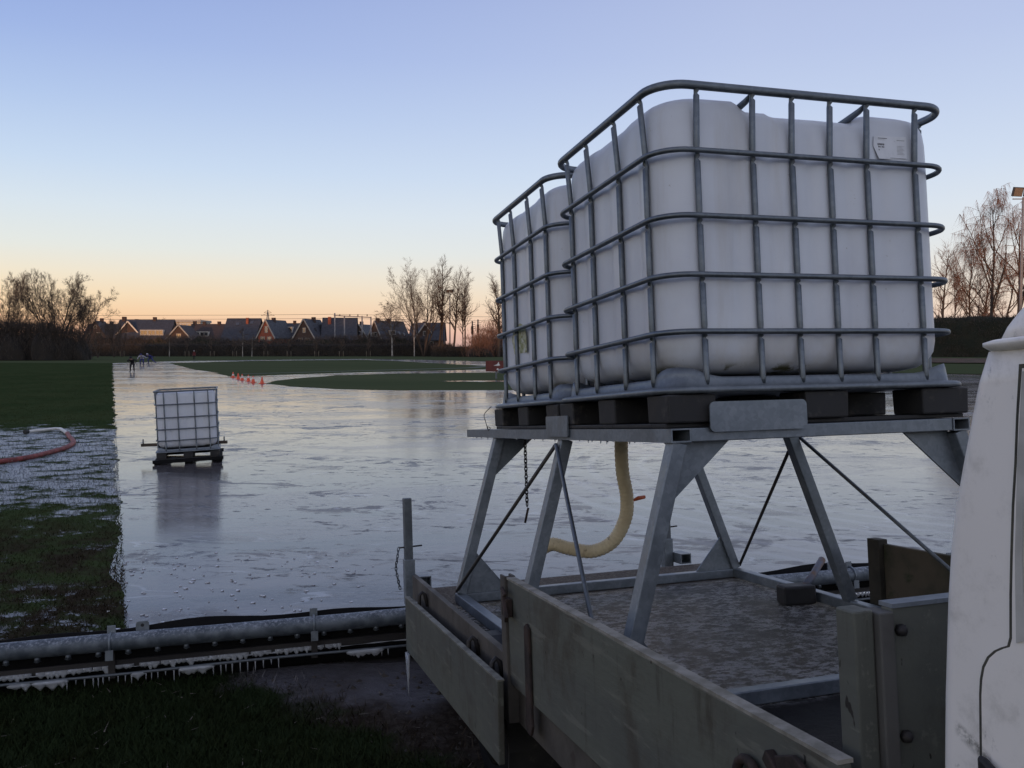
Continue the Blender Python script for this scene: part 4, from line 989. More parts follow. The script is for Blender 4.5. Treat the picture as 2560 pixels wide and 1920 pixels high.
# ------------------------------------------------------------------ trees
BARKD = pmat('dark_bark', (.050, .040, .033), (.034, .028, .023), 3, .9); BARKB = pmat('brown_bark', (.060, .045, .036), (.042, .032, .026), 3, .9)
BARKW = pmat('white_birch_bark', (.40, .38, .35), (.10, .09, .08), 2.5, .8, stretch=(1, 1, .5)); TWIG = pmat('brown_twigs', (.105, .076, .058), (.08, .058, .046), 3, .9); TWIGD = pmat('dark_twigs', (.062, .050, .042), None, 3, .9)
TWIGR = pmat('reddish_twigs', (.20, .105, .070), (.15, .08, .056), 3, .9)
class Tree:
    def __init__(s, seed): s.r = random.Random(seed); s.tr = MB(); s.cr = MB(); s.tw = []
    def branch(s, p, d, L, r, lvl, P):
        r_ = s.r; n = max(3, int(L / P['seg'])) if lvl < 3 else 3
        pts = [p]; rs = [r]; q = p.copy(); dd = d.copy(); step = L / n
        for i in range(n):
            wob = P['wob'] * (1 if lvl else .35)
            dd = dd + Vector((r_.gauss(0, wob), r_.gauss(0, wob), r_.gauss(0, wob))) + Vector((0, 0, P['up'][min(lvl, len(P['up']) - 1)])) * (1.0 / n)
            dd.normalize(); q = q + dd * step; pts.append(q.copy()); rs.append(max(P['rmin'], r * (1 - .82 * (i + 1) / n)))
        tgt = s.tr if lvl <= P['trunk'] else s.cr
        tgt.tube(pts, rs, 7 if lvl == 0 else (5 if lvl == 1 else 3), caps=False)
        if lvl >= P['levels'] - 1 and lvl > 0:
            tn = P.get('tw', 8) if lvl >= P['levels'] else P.get('tw', 8) // 2
            tl, twd, tu = P.get('twl', .9), P.get('tww', .045), P.get('twup', .5)
            for q_ in range(tn):
                f = n * (.15 + .85 * r_.random()); i = min(n - 1, int(f)); pp = pts[i].lerp(pts[i + 1], f - i); ax = (pts[i + 1] - pts[i]).normalized()
                d2 = (ax * P.get('twax', .7) + Vector((r_.gauss(0, .45), r_.gauss(0, .45), r_.gauss(0, .3) + tu))).normalized(); L2 = tl * r_.uniform(.5, 1.4)
                sd = d2.cross(Vector((r_.gauss(0, 1), r_.gauss(0, 1), r_.gauss(0, 1)))).normalized() * twd * .5
                s.tw.append((pp - sd, pp + sd, pp + d2 * L2))
        if lvl >= P['levels']: return
        nc = P['n'][min(lvl, len(P['n']) - 1)]; nc = max(1, int(nc * r_.uniform(.8, 1.25)))
        t0 = P['t0'][min(lvl, len(P['t0']) - 1)]
        for k_ in range(nc):
            t = t0 + (1 - t0) * ((k_ + r_.random()) / nc); f = t * n; i = min(n - 1, int(f)); pp = pts[i].lerp(pts[i + 1], f - i)
            ax = (pts[i + 1] - pts[i]).normalized(); az = r_.random() * 2 * PI
            s1 = ax.orthogonal().normalized(); s1.rotate(Matrix.Rotation(az, 3, ax))
            ang = rad(r_.gauss(P['ang'][min(lvl, len(P['ang']) - 1)], 8)); nd = ax * math.cos(ang) + s1 * math.sin(ang)
            cl = L * P['lr'][min(lvl, len(P['lr']) - 1)] * (1 - P.get('taper', .55) * (t - t0) / (1.001 - t0)) * r_.uniform(.75, 1.2)
            s.branch(pp, nd, cl, max(P['rmin'], rs[i] * .62), lvl + 1, P)
STY = {
 'round': dict(seg=.8, wob=.09, up=[.15, .25, .15, .1], rmin=.011, trunk=1, levels=3, n=[9, 7, 6], t0=[.18, .2, .12], ang=[34, 38, 42], lr=[.60, .50, .48], taper=.50, tw=4, twl=.65, tww=.028, twup=.15),
 'poplar': dict(seg=1.2, wob=.09, up=[.2, .55, .2], rmin=.015, trunk=1, levels=2, n=[24, 9], t0=[.32, .12], ang=[42, 38], lr=[.30, .45], taper=.50, tw=8, twl=.85, tww=.030, twup=.15),
 'birch': dict(seg=.8, wob=.10, up=[.2, .4, -.4], rmin=.016, trunk=0, levels=2, n=[26, 9], t0=[.28, .2], ang=[48, 42], lr=[.42, .45], taper=.55, tw=8, twl=.9, tww=.034, twup=-.1),
 'weep': dict(seg=.7, wob=.09, up=[.1, .7, -.5], rmin=.014, trunk=1, levels=2, n=[15, 11], t0=[.26, .2], ang=[40, 46], lr=[.52, .45], taper=.45, tw=17, twl=1.4, tww=.022, twup=-1.5, twax=.4),
 'shrub': dict(seg=.6, wob=.16, up=[.6, .4, .2], rmin=.016, trunk=0, levels=2, n=[8, 7], t0=[.15, .2], ang=[35, 40], lr=[.6, .55], taper=.45),
 'young': dict(seg=.5, wob=.08, up=[.2, .6, .3], rmin=.014, trunk=0, levels=1, n=[14], t0=[.40], ang=[40], lr=[.35], taper=.5, tw=9, twl=.6, tww=.05),
}
MESHC = {}
def tree_mesh(style, H, seed, r0, stems=1, spread=.0, over=None):
    P = dict(STY[style]); P.update(over or {}); T = Tree(seed)
    for s_ in range(stems):
        a = 2 * PI * s_ / max(1, stems) + T.r.random(); d = Vector((math.cos(a) * spread, math.sin(a) * spread, 1)).normalized()
        T.branch(Vector((math.cos(a) * .15 * (stems > 1), math.sin(a) * .15 * (stems > 1), 0)), d, H * T.r.uniform(.86, 1.0), r0 * (1 if stems == 1 else .7), 0, P)
    for a_, b_, c_ in T.tw: T.cr.add((a_, b_, c_), [(0, 1, 2)])
    return T
def tree(name, loc, style, H, seed, label, cat='tree', group=None, r0=.25, stems=1, spread=0, bark=None, twig=None, over=None, W=None, rz=0):
    T = tree_mesh(style, H, seed, r0, stems, spread, over)
    P_ = np.array(T.cr.v if T.cr.v else T.tr.v); kz = H / np.percentile(P_[:, 2], 99.7); kx = kz
    if W:
        rr_ = np.percentile(np.abs(P_[:, 0] - np.median(P_[:, 0])), 97); kx = min(2.2 * kz, max(.45 * kz, W / 2 / rr_))
    t = empty(name, loc, rz); t.scale = (kx, kx, kz); tag(t, label, cat, group)
    T.tr.build('trunk', bark or BARKB, t); T.cr.build('crown', twig or TWIG, t); return t
def atx(px, Y): return (px - 1280) / FPX * Y
def atz(py, Y): return HC + (870 - py) / FPX * Y

# left group
G1 = 'bare trees at the left edge of the field'
tree('bare_tree', (atx(140, 140), 140, 0), 'round', 14.3, 11, 'wide round bare tree, tallest of the left group', group=G1, r0=.30, stems=5, spread=.42, bark=BARKD, twig=TWIGD, W=12.5, over=dict(tw=9, n=[10, 8, 6]))
tree('bare_tree', (atx(32, 142), 142, 0), 'round', 14.2, 12, 'narrow upright bare tree at the far left of the picture', group=G1, r0=.24, stems=3, spread=.16, bark=BARKD, twig=TWIG, W=5.6, over=dict(tw=9, n=[10, 8, 6]))
tree('bare_tree', (atx(205, 146), 146, 0), 'round', 12.6, 13, 'bare tree with a broad crown on the right flank of the left group', group=G1, r0=.24, stems=4, spread=.5, bark=BARKD, twig=TWIGD, W=10.0, over=dict(tw=9, n=[10, 8, 6]))
tree('bare_tree', (atx(88, 150), 150, 0), 'round', 11.2, 14, 'bare tree half hidden between the two big ones at the left', group=G1, r0=.18, stems=2, spread=.2, bark=BARKD, twig=TWIGD, W=5)
tree('bare_tree', (atx(4, 138), 138, 0), 'round', 9.4, 15, 'low bare tree cut off by the left edge of the picture', group=G1, r0=.16, stems=2, spread=.3, bark=BARKD, twig=TWIGD, W=5)
# twiggy masses
def twigs(name, n, fx, L, wd, mat, label=None, cat=None, kind=None, group=None, parent=None, upb=1.0):
    V = np.zeros((n, 3, 3)); P = fx(n); d = rng.normal(0, .55, (n, 3)); d[:, 2] = np.abs(d[:, 2]) * .5 + upb; d /= np.linalg.norm(d, axis=1)[:, None]
    LL = (L * rng.uniform(.4, 1.4, n))[:, None]; az = rng.uniform(0, 2 * PI, n); s_ = np.stack([np.cos(az), np.sin(az), rng.normal(0, .3, n)], 1) * wd / 2
    V[:, 0] = P - s_; V[:, 1] = P + s_; V[:, 2] = P + d * LL
    o = tri_mesh(name, V.reshape(-1, 3), mat, parent)
    if label: tag(o, label, cat, group, kind)
    return o
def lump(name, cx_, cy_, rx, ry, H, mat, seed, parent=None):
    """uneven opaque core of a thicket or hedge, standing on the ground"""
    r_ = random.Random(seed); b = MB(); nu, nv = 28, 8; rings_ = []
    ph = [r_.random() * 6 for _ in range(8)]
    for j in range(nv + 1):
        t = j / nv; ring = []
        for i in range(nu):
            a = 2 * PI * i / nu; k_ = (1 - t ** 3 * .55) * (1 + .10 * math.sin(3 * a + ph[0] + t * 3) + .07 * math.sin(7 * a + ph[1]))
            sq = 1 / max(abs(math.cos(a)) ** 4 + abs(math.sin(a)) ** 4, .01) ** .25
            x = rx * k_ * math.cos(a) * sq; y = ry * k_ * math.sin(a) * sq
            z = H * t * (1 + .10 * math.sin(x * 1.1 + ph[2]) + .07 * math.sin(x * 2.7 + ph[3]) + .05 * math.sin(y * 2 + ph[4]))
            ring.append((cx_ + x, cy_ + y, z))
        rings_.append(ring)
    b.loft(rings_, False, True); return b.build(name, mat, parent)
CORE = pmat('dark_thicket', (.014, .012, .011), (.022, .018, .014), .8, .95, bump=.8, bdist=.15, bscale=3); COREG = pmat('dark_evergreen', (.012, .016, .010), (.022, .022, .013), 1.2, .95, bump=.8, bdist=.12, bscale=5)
x0_, x1_ = atx(-60, 137), atx(206, 141)
k_ = 0
for i in range(9):
    cx_ = x0_ + (x1_ - x0_) * (i + .5) / 9; H = [5.6, 5.9, 5.4, 5.4, 5.6, 5.5, 5.2, 4.8, 4.4][i]
    t = empty('bare_shrub', (cx_, 138 + (i % 3) * 1.2, 0)); lab = ['first', 'second', 'third', 'fourth', 'fifth', 'sixth', 'seventh', 'eighth', 'ninth'][i]
    tag(t, lab + ' dark bare shrub from the left in the thicket under the left trees', 'shrub', 'shrubs of the dark thicket at the left')
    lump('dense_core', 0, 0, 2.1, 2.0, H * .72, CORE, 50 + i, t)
    twigs('twigs', 2600, lambda n, H=H: np.stack([rng.normal(0, 1.35, n), rng.normal(0, 1.1, n), rng.random(n) ** .8 * H * 1.02], 1), 1.1, .05, TWIGD, parent=t)
# far left bushes beside the lit houses
for i, (px, py, Y, wpx) in enumerate([(245, 790, 175, 60), (285, 797, 185, 50), (305, 802, 190, 40), (370, 793, 250, 44), (425, 800, 255, 40), (485, 796, 260, 26)]):
    H = atz(py, Y); W = wpx / FPX * Y * .5
    tree('bare_tree', (atx(px, Y), Y, 0), 'round', H, 70 + i, ['brown rounded bare tree beside the lit gable at the left', 'brown bare tree between the two lit gables', 'low brown bare tree left of the second lit gable', 'fine bare tree top showing over the long flat roof', 'fine bare tree top behind the flats', 'small crooked bare tree behind the right end of the flats'][i],
         group='bare trees among the houses', r0=.16, stems=3 if i < 3 else 1, spread=.4, bark=BARKB, twig=TWIG, over=dict(levels=2, n=[12, 10], tw=9), W=W * 2)
# middle group of tall trees
G2 = 'tall bare trees right of the houses'
for px, py, Y, sty, seed, lab, r0, stems, spr, W in [
    (1060, 652, 200, 'round', 28, 'broad bare tree forking into several stems, leftmost of the tall trees', .40, 5, .34, 14.0),
    (1096, 640, 204, 'poplar', 22, 'tallest slim bare poplar in the middle group', .36, 1, 0, 5.0),
    (1106, 672, 202, 'poplar', 23, 'slim bare poplar just right of the tallest one', .3, 1, 0, 4.6),
    (1133, 664, 198, 'poplar', 24, 'bare poplar directly behind the floodlight mast', .34, 1, 0, 5.0),
    (1163, 668, 200, 'poplar', 25, 'bare poplar at the right end of the middle group', .32, 1, 0, 4.8),
    (1157, 700, 206, 'poplar', 26, 'thin bare poplar just left of the right end poplar', .24, 1, 0, 3.6),
    (1246, 686, 190, 'poplar', 27, 'bare poplar beside the left edge of the tanks', .34, 1, 0, 6.6)]:
    ov = dict(n=[10, 8, 6], t0=[.30, .2, .15], ang=[32, 34, 38], lr=[.52, .46, .45], wob=.06, taper=.4, tw=7, tww=.034) if sty == 'round' else None
    tree('bare_tree', (atx(px, Y), Y, 0), sty, atz(py, Y), seed, lab, group=G2, r0=r0, stems=stems, spread=spr, bark=BARKB, twig=TWIG, over=ov, W=W)
for px, py, Y, seed, lab, W in [(981, 750, 196, 31, 'small round birch with a pale trunk left of the tall trees', 6.0), (1036, 726, 194, 32, 'white stemmed birch with drooping twigs next to the tall trees', 5.2)]:
    tree('birch_tree', (atx(px, Y), Y, 0), 'birch', atz(py, Y), seed, lab, group='birches before the houses', r0=.17, bark=BARKW, twig=TWIG, W=W)
for i, (px, py) in enumerate([(424, 842), (607, 828), (630, 845)]):
    Y = 188; tree('birch_tree', (atx(px, Y), Y, 0), 'birch', atz(py - 12, Y), 34 + i, ['thin pale birch before the long dormer roof', 'brown crowned young tree before the big slate roof', 'thin pale birch before the big slate roof with the chimney'][i], group='birches before the houses', r0=.11, bark=BARKW, twig=TWIG, over=dict(n=[9, 5, 5]))
for i, (px, py, Y, W) in enumerate([(1225, 815, 200, 4.2), (1248, 795, 205, 4.5), (1200, 838, 190, 3.0)]):
    t = empty('bare_shrub', (atx(px, Y), Y, 0)); H = atz(py, Y); tag(t, ['reddish bare shrub right of the two signal posts', 'tall reddish bare shrub against the tank edge', 'low brown shrub below the signal posts'][i], 'shrub', 'reddish shrubs by the signal posts')
    lump('dense_core', 0, 0, W * .8, 2, H * .45, CORE, 90 + i, t)
    twigs('twigs', 3200, lambda n, H=H, W=W: np.stack([rng.normal(0, W * .45, n), rng.normal(0, 1.2, n), rng.random(n) ** 1.3 * H * .9], 1), 1.3, .07, TWIGR, parent=t)
# right side: weeping birches and others behind the hedge
G3 = 'sunlit bare trees behind the right hedge'
for px, py, Y, sty, seed, lab, r0, W in [
    (2478, 462, 84, 'weep', 41, 'tall weeping birch with drooping twigs left of the floodlights', .24, 5.6),
    (2548, 520, 86, 'weep', 42, 'thick trunked weeping birch cut off by the right edge', .30, 6.5),
    (2420, 575, 90, 'weep', 43, 'weeping birch with long arching branches close to the tank', .20, 6.0),
    (2352, 600, 88, 'poplar', 44, 'upright bare tree showing right beside the tank edge', .16, 2.6),
    (2385, 640, 92, 'poplar', 45, 'slender bare tree between tank and weeping birch', .14, 2.4),
    (2450, 650, 95, 'round', 46, 'dense reddish bare tree low behind the weeping birch', .2, 6.5),
    (2510, 640, 94, 'round', 47, 'dense reddish bare tree beside the floodlight pole', .2, 6.0)]:
    H = atz(py, Y) - 1.0
    tree('birch_tree' if sty == 'weep' else 'bare_tree', (atx(px, Y), Y, 1.0), sty, H, seed, lab, group=G3, r0=r0, bark=BARKB, twig=TWIGR, over=(None if sty == 'weep' else dict(rmin=.009, tww=.024, tw=6, n=([9, 7, 5] if sty == 'round' else [20, 8]))), W=W)
# hedges
def hedge(x0, x1, y, z0, H, depth, mat, twg, label, n, seed, wd=.05, L=.5, y1=None):
    t = empty('hedge', ((x0 + x1) / 2, y if y1 is None else (y + y1) / 2, z0)); tag(t, label, 'hedge')
    W = (x1 - x0) / 2; b = MB(); nu = max(12, int(W * 2 / .8)); r_ = random.Random(seed); ph = [r_.random() * 6 for _ in range(6)]
    sl = 0 if y1 is None else (y1 - y) / (2 * W)
    rows = []
    for prof_y, prof_z in ((-depth / 2, 0), (-depth / 2 * 1.02, H * .4), (-depth / 2 * .95, H * .85), (-depth * .3, H), (depth * .3, H), (depth / 2, H * .8), (depth / 2, 0)):
        row = []
        for i in range(nu + 1):
            x = -W + 2 * W * i / nu
            row.append((x, prof_y + .12 * math.sin(x * 1.7 + ph[0] + prof_z) + sl * x, prof_z * (1 + .016 * math.sin(x * .9 + ph[1]) + .014 * math.sin(x * 2.3 + ph[2]))))
        rows.append(row)
    n_ = nu + 1
    b.add([p for r in rows for p in r], [(j * n_ + i, j * n_ + i + 1, (j + 1) * n_ + i + 1, (j + 1) * n_ + i) for j in range(len(rows) - 1) for i in range(nu)], 0, True)
    b.build('hedge_core', mat, t)
    def fx(n):
        x = rng.uniform(-W, W, n); s_ = rng.random(n); z = np.where(s_ < .4, H * rng.uniform(.9, 1.02, n), H * rng.random(n)); yv = np.where(s_ < .4, rng.uniform(-depth / 2, depth / 2, n), -depth / 2 - .05 * rng.random(n)) + sl * x
        return np.stack([x, yv, z], 1)
    twigs('twigs', n, fx, L, wd, twg, parent=t, upb=.4); return t
Yh = 206
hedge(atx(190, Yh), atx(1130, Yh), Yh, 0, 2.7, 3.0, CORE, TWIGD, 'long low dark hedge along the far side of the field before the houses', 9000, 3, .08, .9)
hedge(atx(1080, 196), atx(1800, 196), 196, 0, 2.2, 3.0, CORE, TWIGD, 'low brown hedge under the tall bare trees', 6000, 4, .08, .9)
hedge(18, 60, 94, 1.0, 3.75, 2.6, COREG, TWIGD, 'tall clipped dark hedge on the bank at the right', 12000, 5, .05, .45, y1=72)
for i in range(7):      # thin pale stems before that hedge
    px = 2350 + i * 22; Y = 80
# dark garden shrubs in front of the houses
labs = ['left of', 'before', 'right of']
for i, (px, py, W) in enumerate([(228, 843, 3.5), (268, 838, 4.5), (306, 845, 4), (345, 838, 4), (395, 840, 5), (450, 840, 5.5), (510, 838, 6), (560, 846, 5), (600, 852, 4), (650, 849, 5), (700, 850, 4.5), (745, 846, 5), (800, 842, 5.5), (850, 838, 5), (900, 838, 5), (950, 836, 5), (1000, 836, 5), (1045, 842, 4)]):
    Y = 214 + (i % 3); H = atz(py, Y); t = empty('garden_shrub', (atx(px, Y), Y, 0))
    nm = ['below the leftmost lit gable', 'between the two lit gables', 'at the foot of the orange bargeboards', 'right of the second lit gable', 'below the dormer strip at the left', 'below the flats', 'under the low roofs with chimneys', 'at the left foot of the big slate roof', 'at the right foot of the big slate roof', 'at the foot of the red brick gable', 'right of the red brick gable', 'below the dark gable', 'under the left gantry post', 'under the gantry beam', 'under the right gantry posts', 'below the brick gable with white boards', 'below the skylit roof', 'at the foot of the last house'][i]
    tag(t, 'dark leafless garden shrub ' + nm, 'shrub', 'dark shrubs before the houses')
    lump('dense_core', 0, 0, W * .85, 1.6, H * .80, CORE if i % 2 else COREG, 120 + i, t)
    twigs('twigs', 1500, lambda n, H=H, W=W: np.stack([rng.normal(0, W * .5, n), rng.normal(0, .9, n) - .8, rng.random(n) * H * .95], 1), .9, .08, TWIGD if i % 2 else TWIG, parent=t)
# young staked trees along the far edge
STAKE = pmat('pale_stake_wood', (.20, .165, .12), (.14, .12, .09), 3, .8)
ypos = [(306, 'under the lit gables'), (468, 'by the person in red'), (531, 'left of the cones'), (587, 'above the left end of the cones'), (665, 'below the red brick gable'), (723, 'below the white dormer'), (792, 'below the dark gable'), (853.5, 'left of the gantry'), (921, 'below the gantry')]
for i, (px, wh) in enumerate(ypos):
    Y = 192; t = empty('young_tree', (atx(px, Y), Y, 0)); tag(t, 'young staked tree ' + wh, 'tree', 'young staked trees along the far edge')
    T = tree_mesh('young', 3.6, 200 + i, .05); T.tr.build('trunk', BARKB, t); T.cr.build('crown', TWIG, t)
    for s_ in (-.43, .43): MB().tube([(s_, 0, 0), (s_, 0, 1.25)], .055, 6).build('stake', STAKE, t)

# ------------------------------------------------------------------ houses
BRICKR = pmat('red_brick', (.30, .085, .045), (.22, .065, .04), 3, .85); BRICKD = pmat('brown_brick', (.075, .045, .035), (.055, .036, .030), 3, .85)
SLATE = pmat('slate_tiles', (.040, .043, .055), (.028, .030, .040), 2, .55, .75, bump=.5, bdist=.03, bscale=3); TILEB = pmat('brown_tiles', (.05, .035, .032), (.035, .026, .026), 2, .7)
BOARDW = pmat('white_bargeboard', (.36, .34, .31), None, 3, .6); BOARDL = pmat('sunlit_bargeboard', (.80, .72, .6), None, 3, .6); GLASS = pmat('window_glass', (.16, .165, .17), None, 3, .05, .08, metal=.75, bump=0)  # second bargeboard is a paler copy with sunlight painted into its colour
RENDERW = pmat('cream_render', (.55, .52, .46), (.48, .45, .40), 2, .8)
def window(par, x, y, z, w_, h_, nx=0, ny=-1, frame=None):
    """window in a wall facing (nx,ny); x,y is its centre on the wall"""
    t = Vector((-ny, nx, 0)); nn = Vector((nx, ny, 0)); c = Vector((x, y, z)); f = MB(); th = .10
    M = Matrix(((t.x, nn.x, 0, c.x), (t.y, nn.y, 0, c.y), (0, 0, 1, c.z), (0, 0, 0, 1)))
    for a0, a1, z0, z1 in ((-w_ / 2, w_ / 2, h_ / 2 - th, h_ / 2), (-w_ / 2, w_ / 2, -h_ / 2, -h_ / 2 + th), (-w_ / 2, -w_ / 2 + th, -h_ / 2 + th, h_ / 2 - th), (w_ / 2 - th, w_ / 2, -h_ / 2 + th, h_ / 2 - th)): f.box(a0, a1, .005, .08, z0, z1, 0, M)
    if w_ > 1.3: f.box(-th / 2, th / 2, .005, .075, -h_ / 2 + th, h_ / 2 - th, 0, M)
    fo = f.build('window', frame or BOARDW, par)
    g_ = MB(); g_.box(-w_ / 2 + th, w_ / 2 - th, .008, .03, -h_ / 2 + th, h_ / 2 - th, 0, M); g_.build('pane', GLASS, fo)
def house(px, Y, W, D, eave, ridge, orient, rz, label, wall=BRICKD, roof=SLATE, chim=(), wins=(), barge=None, dormer=None, skylights=(), hip=0):
    """gable prism. local x across the gable, y along the ridge; orient 'gable' shows the gable, 'side' the roof slope"""
    t = empty('house', (atx(px, Y), Y, 0), rad(rz) + (0 if orient == 'gable' else PI / 2)); tag(t, label, 'house', 'houses beyond the field')
    b = MB(); b.prism([(-W / 2, 0, 0), (W / 2, 0, 0), (W / 2, 0, eave), (0, 0, ridge - .2), (-W / 2, 0, eave)], (0, D, 0)); wl = b.build('wall', wall, t)
    r = MB(); sl = (ridge - eave) / (W / 2); ov = .35; y0, y1 = -.25, D + .25
    for s_ in (-1, 1):
        e = Vector((s_ * (W / 2 + ov), 0, eave - ov * sl + .15)); a = Vector((0, 0, ridge + .15)); th = Vector((0, 0, -.22))
        ya, yb = (y0, y1); h0 = hip
        r.add([Vector((e.x, ya, e.z)), Vector((e.x, yb, e.z)), Vector((a.x, yb - h0, a.z)), Vector((a.x, ya + h0, a.z)), Vector((e.x, ya, e.z)) + th, Vector((e.x, yb, e.z)) + th, Vector((a.x, yb - h0, a.z)) + th, Vector((a.x, ya + h0, a.z)) + th],
              [(0, 1, 2, 3), (4, 7, 6, 5), (0, 4, 5, 1), (0, 3, 7, 4), (1, 5, 6, 2)])
    if hip:
        for yy_, s2 in ((y0, 1), (y1, -1)):
            r.add([(-(W / 2 + ov), yy_, eave - ov * sl + .15), ((W / 2 + ov), yy_, eave - ov * sl + .15), (0, yy_ + s2 * hip, ridge + .15)], [(0, 1, 2)])
    ro = r.build('roof', roof, t)
    if barge:
        bb = MB()
        for s_ in (-1, 1): bb.bar((s_ * (W / 2 + ov + .02), y0 - .03, eave - ov * sl + .02), (0, y0 - .03, ridge + .10), .06, .30, (0, 0, 1))
        bb.build('bargeboard', barge, t)
    for cx_, cy_, h_, wd in chim: 
        zr = ridge - abs(cx_) * sl; MB().box(cx_ - wd / 2, cx_ + wd / 2, cy_ - wd / 2, cy_ + wd / 2, zr - 1.6, zr + h_).build('chimney', BRICKR if h_ > 1.3 else BRICKD, ro)  # tallest chimneys use redder brick, so their sunlit look is painted in
    for face, x, z, w_, h_ in wins:
        if face == 'g': window(t, x, -.002, z, w_, h_)
        if face == 'r': window(t, W / 2 + .002, x, z, w_, h_, 1, 0)
        if face == 'l': window(t, -W / 2 - .002, x, z, w_, h_, -1, 0)
    for s_, y, z, w_ in skylights:
        xx_ = s_ * (W / 2) * (ridge - z) / (ridge - eave); M = Matrix.Translation((xx_, y, z + .22)) @ Matrix.Rotation(s_ * math.atan(sl), 4, 'Y')
        MB().box(-.5, .5, -w_ / 2, w_ / 2, -.06, .05, 0, M).build('skylight', GLASS, ro)
    if dormer:
        s_, yc, dw, z0, z1 = dormer; xi = s_ * (W / 2) * (ridge - z1) / (ridge - eave) * .9; xo = s_ * ((W / 2) * (ridge - z0) / (ridge - eave) + .15)
        dm = MB().box(min(xi, xo), max(xi, xo), yc - dw / 2, yc + dw / 2, z0, z1).build('dormer', RENDERW, t)
        n_ = max(1, int(dw / 1.6))
        for i in range(n_): window(dm, xo + s_ * .002, yc - dw / 2 + dw * (i + .5) / n_, (z0 + z1) / 2, dw / n_ * .9, (z1 - z0) * .82, s_, 0)
    return t
# 'side' houses: local -x faces away.. rotate by +90 deg so local x=+W/2 looks to +Y and -W/2 to the viewer
house(240, 225, 6.0, 9, 4.2, 8.9, 'gable', 10, 'dark leftmost house with golden lit gable windows behind the thicket', BRICKD, TILEB, [(0, 6, .9, .8)], [('g', .9, 5.2, 1.6, 1.5), ('g', -1.5, 4.9, 1.0, 1.4), ('g', .5, 2.8, 2.4, .9), ('g', 0, 7.4, .8, .9)])
house(322, 225, 7.0, 10, 4.6, 8.7, 'gable', 6, 'house with sunlit orange bargeboards on its steep gable', BRICKD, TILEB, [(0, 7, .9, .8)], [('g', 0, 5.2, 1.4, 1.4)], BOARDL)
house(300, 232, 8, 8, 4.2, 8.2, 'side', 0, 'low dark roofed house between the two lit gables', BRICKD, TILEB, [(0, 2, .8, .8)], [('l', 2, 4.9 - 2.0, 2.4, 1.0), ('l', 5.5, 2.9, 1.2, 1.2)])
house(437, 228, 8.5, 14, 4.4, 9.2, 'side', 0, 'long dark roofed house with a wide sunlit dormer strip', BRICKD, SLATE, [(0, 13, .9, .9), (0, 5, .8, .8)], [('l', 4, 2.8, 1.6, 1.4)], None, (-1, 4.4, 6.0, 5.2, 6.6))
house(448, 222, 6, 8, 4.4, 7.7, 'gable', 0, 'dark small gable before the flats', BRICKD, TILEB, (), [('g', 0, 5.0, 1.2, 1.2)], BOARDW)
house(570, 236, 8, 9.5, 4.6, 8.3, 'side', 0, 'low house with white dormers and small red chimneys', BRICKD, TILEB, [(0, 8.8, .9, .8), (0, 6.2, .8, .8), (0, 2.2, .8, .8)], (), None, (-1, 6.2, 4.6, 5.0, 6.3))
house(653, 226, 9.0, 8.6, 4.2, 9.5, 'side', -3, 'big slate roofed house with a sunlit orange chimney and skylights', BRICKD, SLATE, [(-1.0, 3.1, 1.4, .62)], [('l', 7.2, 3.0, .8, 1.8), ('l', 6.4, 3.0, .8, 1.8), ('l', 3.0, 3.0, 1.4, 1.2)], None, None, [(-1, 5.6, 7.9, .9), (-1, 2.0, 8.3, .9)])
house(665.5, 220, 4.6, 10, 4.9, 9.0, 'gable', -14, 'red brick house with white bargeboards and one tall gable window', BRICKR, SLATE, [(0, 4, .7, .8)], [('g', .15, 6.6, .85, 1.7), ('g', -.9, 4.3, 1.2, 1.0), ('g', 1.0, 4.3, 1.2, 1.0)], BOARDW)
house(752, 232, 8.5, 7.5, 4.6, 8.4, 'side', 0, 'house with a big white dormer behind the red brick one', BRICKD, SLATE, [(0, 5, .8, .7), (0, 1.5, .8, .7)], [('l', 5.6, 4.1, .9, 1.2), ('l', 4.2, 4.1, .9, 1.0)], None, (-1, 2.8, 2.8, 6.0, 7.5))
house(760.5, 220, 5.6, 9, 4.7, 9.2, 'gable', -14, 'brown brick gabled house with a chimney beside the gantry', BRICKD, SLATE, [(.2, 5, 1.0, .85)], [('g', .1, 6.4, .9, 1.3), ('g', -.9, 3.9, 1.2, 1.1), ('g', 1.0, 3.9, 1.2, 1.1)], BOARDW, None, [(1, 3.0, 6.4, .8), (1, 6.5, 6.4, .8)])
house(893, 228, 9.2, 8.6, 4.2, 9.7, 'side', 6, 'wide slate roofed house behind the gantry posts', BRICKD, SLATE, [(-1.1, 6.9, 1.6, .8)], [('l', 6.5, 3.1, .9, 1.6), ('l', 4, 3.1, 1.2, 1.2)])
house(899, 238, 5.0, 8, 4.6, 8.3, 'gable', -14, 'small brick gabled house behind the right gantry posts', BRICKD, SLATE, [(0, 1.5, .9, .8)], [('g', 0, 6.0, .8, 1.1)], BOARDW)
house(938, 226, 5.6, 9.5, 4.4, 8.9, 'gable', -42, 'brick house with white bargeboards and a long skylit roof', BRICKD, SLATE, [(0, .9, .8, .8), (0, 4.5, .7, .8)], [('g', .3, 5.4, 1.2, 1.2), ('g', -.8, 5.4, .9, 1.0)], BOARDW, (1, 4.0, 2.0, 5.4, 6.5), [(1, 6.4, 5.6, .8), (1, 8.0, 5.3, .6)])
house(1080, 226, 8.4, 5.2, 4.2, 8.2, 'side', -4, 'house at the right of the row partly behind the tree trunks', BRICKD, SLATE, [(0, 2, .6, .8)], [('l', 4.5, 3.0, .7, 1.7), ('l', 3.4, 3.0, .7, 1.7)])
house(1062, 221, 5.6, 8, 4.2, 8.0, 'gable', 22, 'gabled house with a pale bargeboard behind the broad bare tree', BRICKD, SLATE, (), [('g', 0, 5.6, .9, 1.2)], BOARDW)
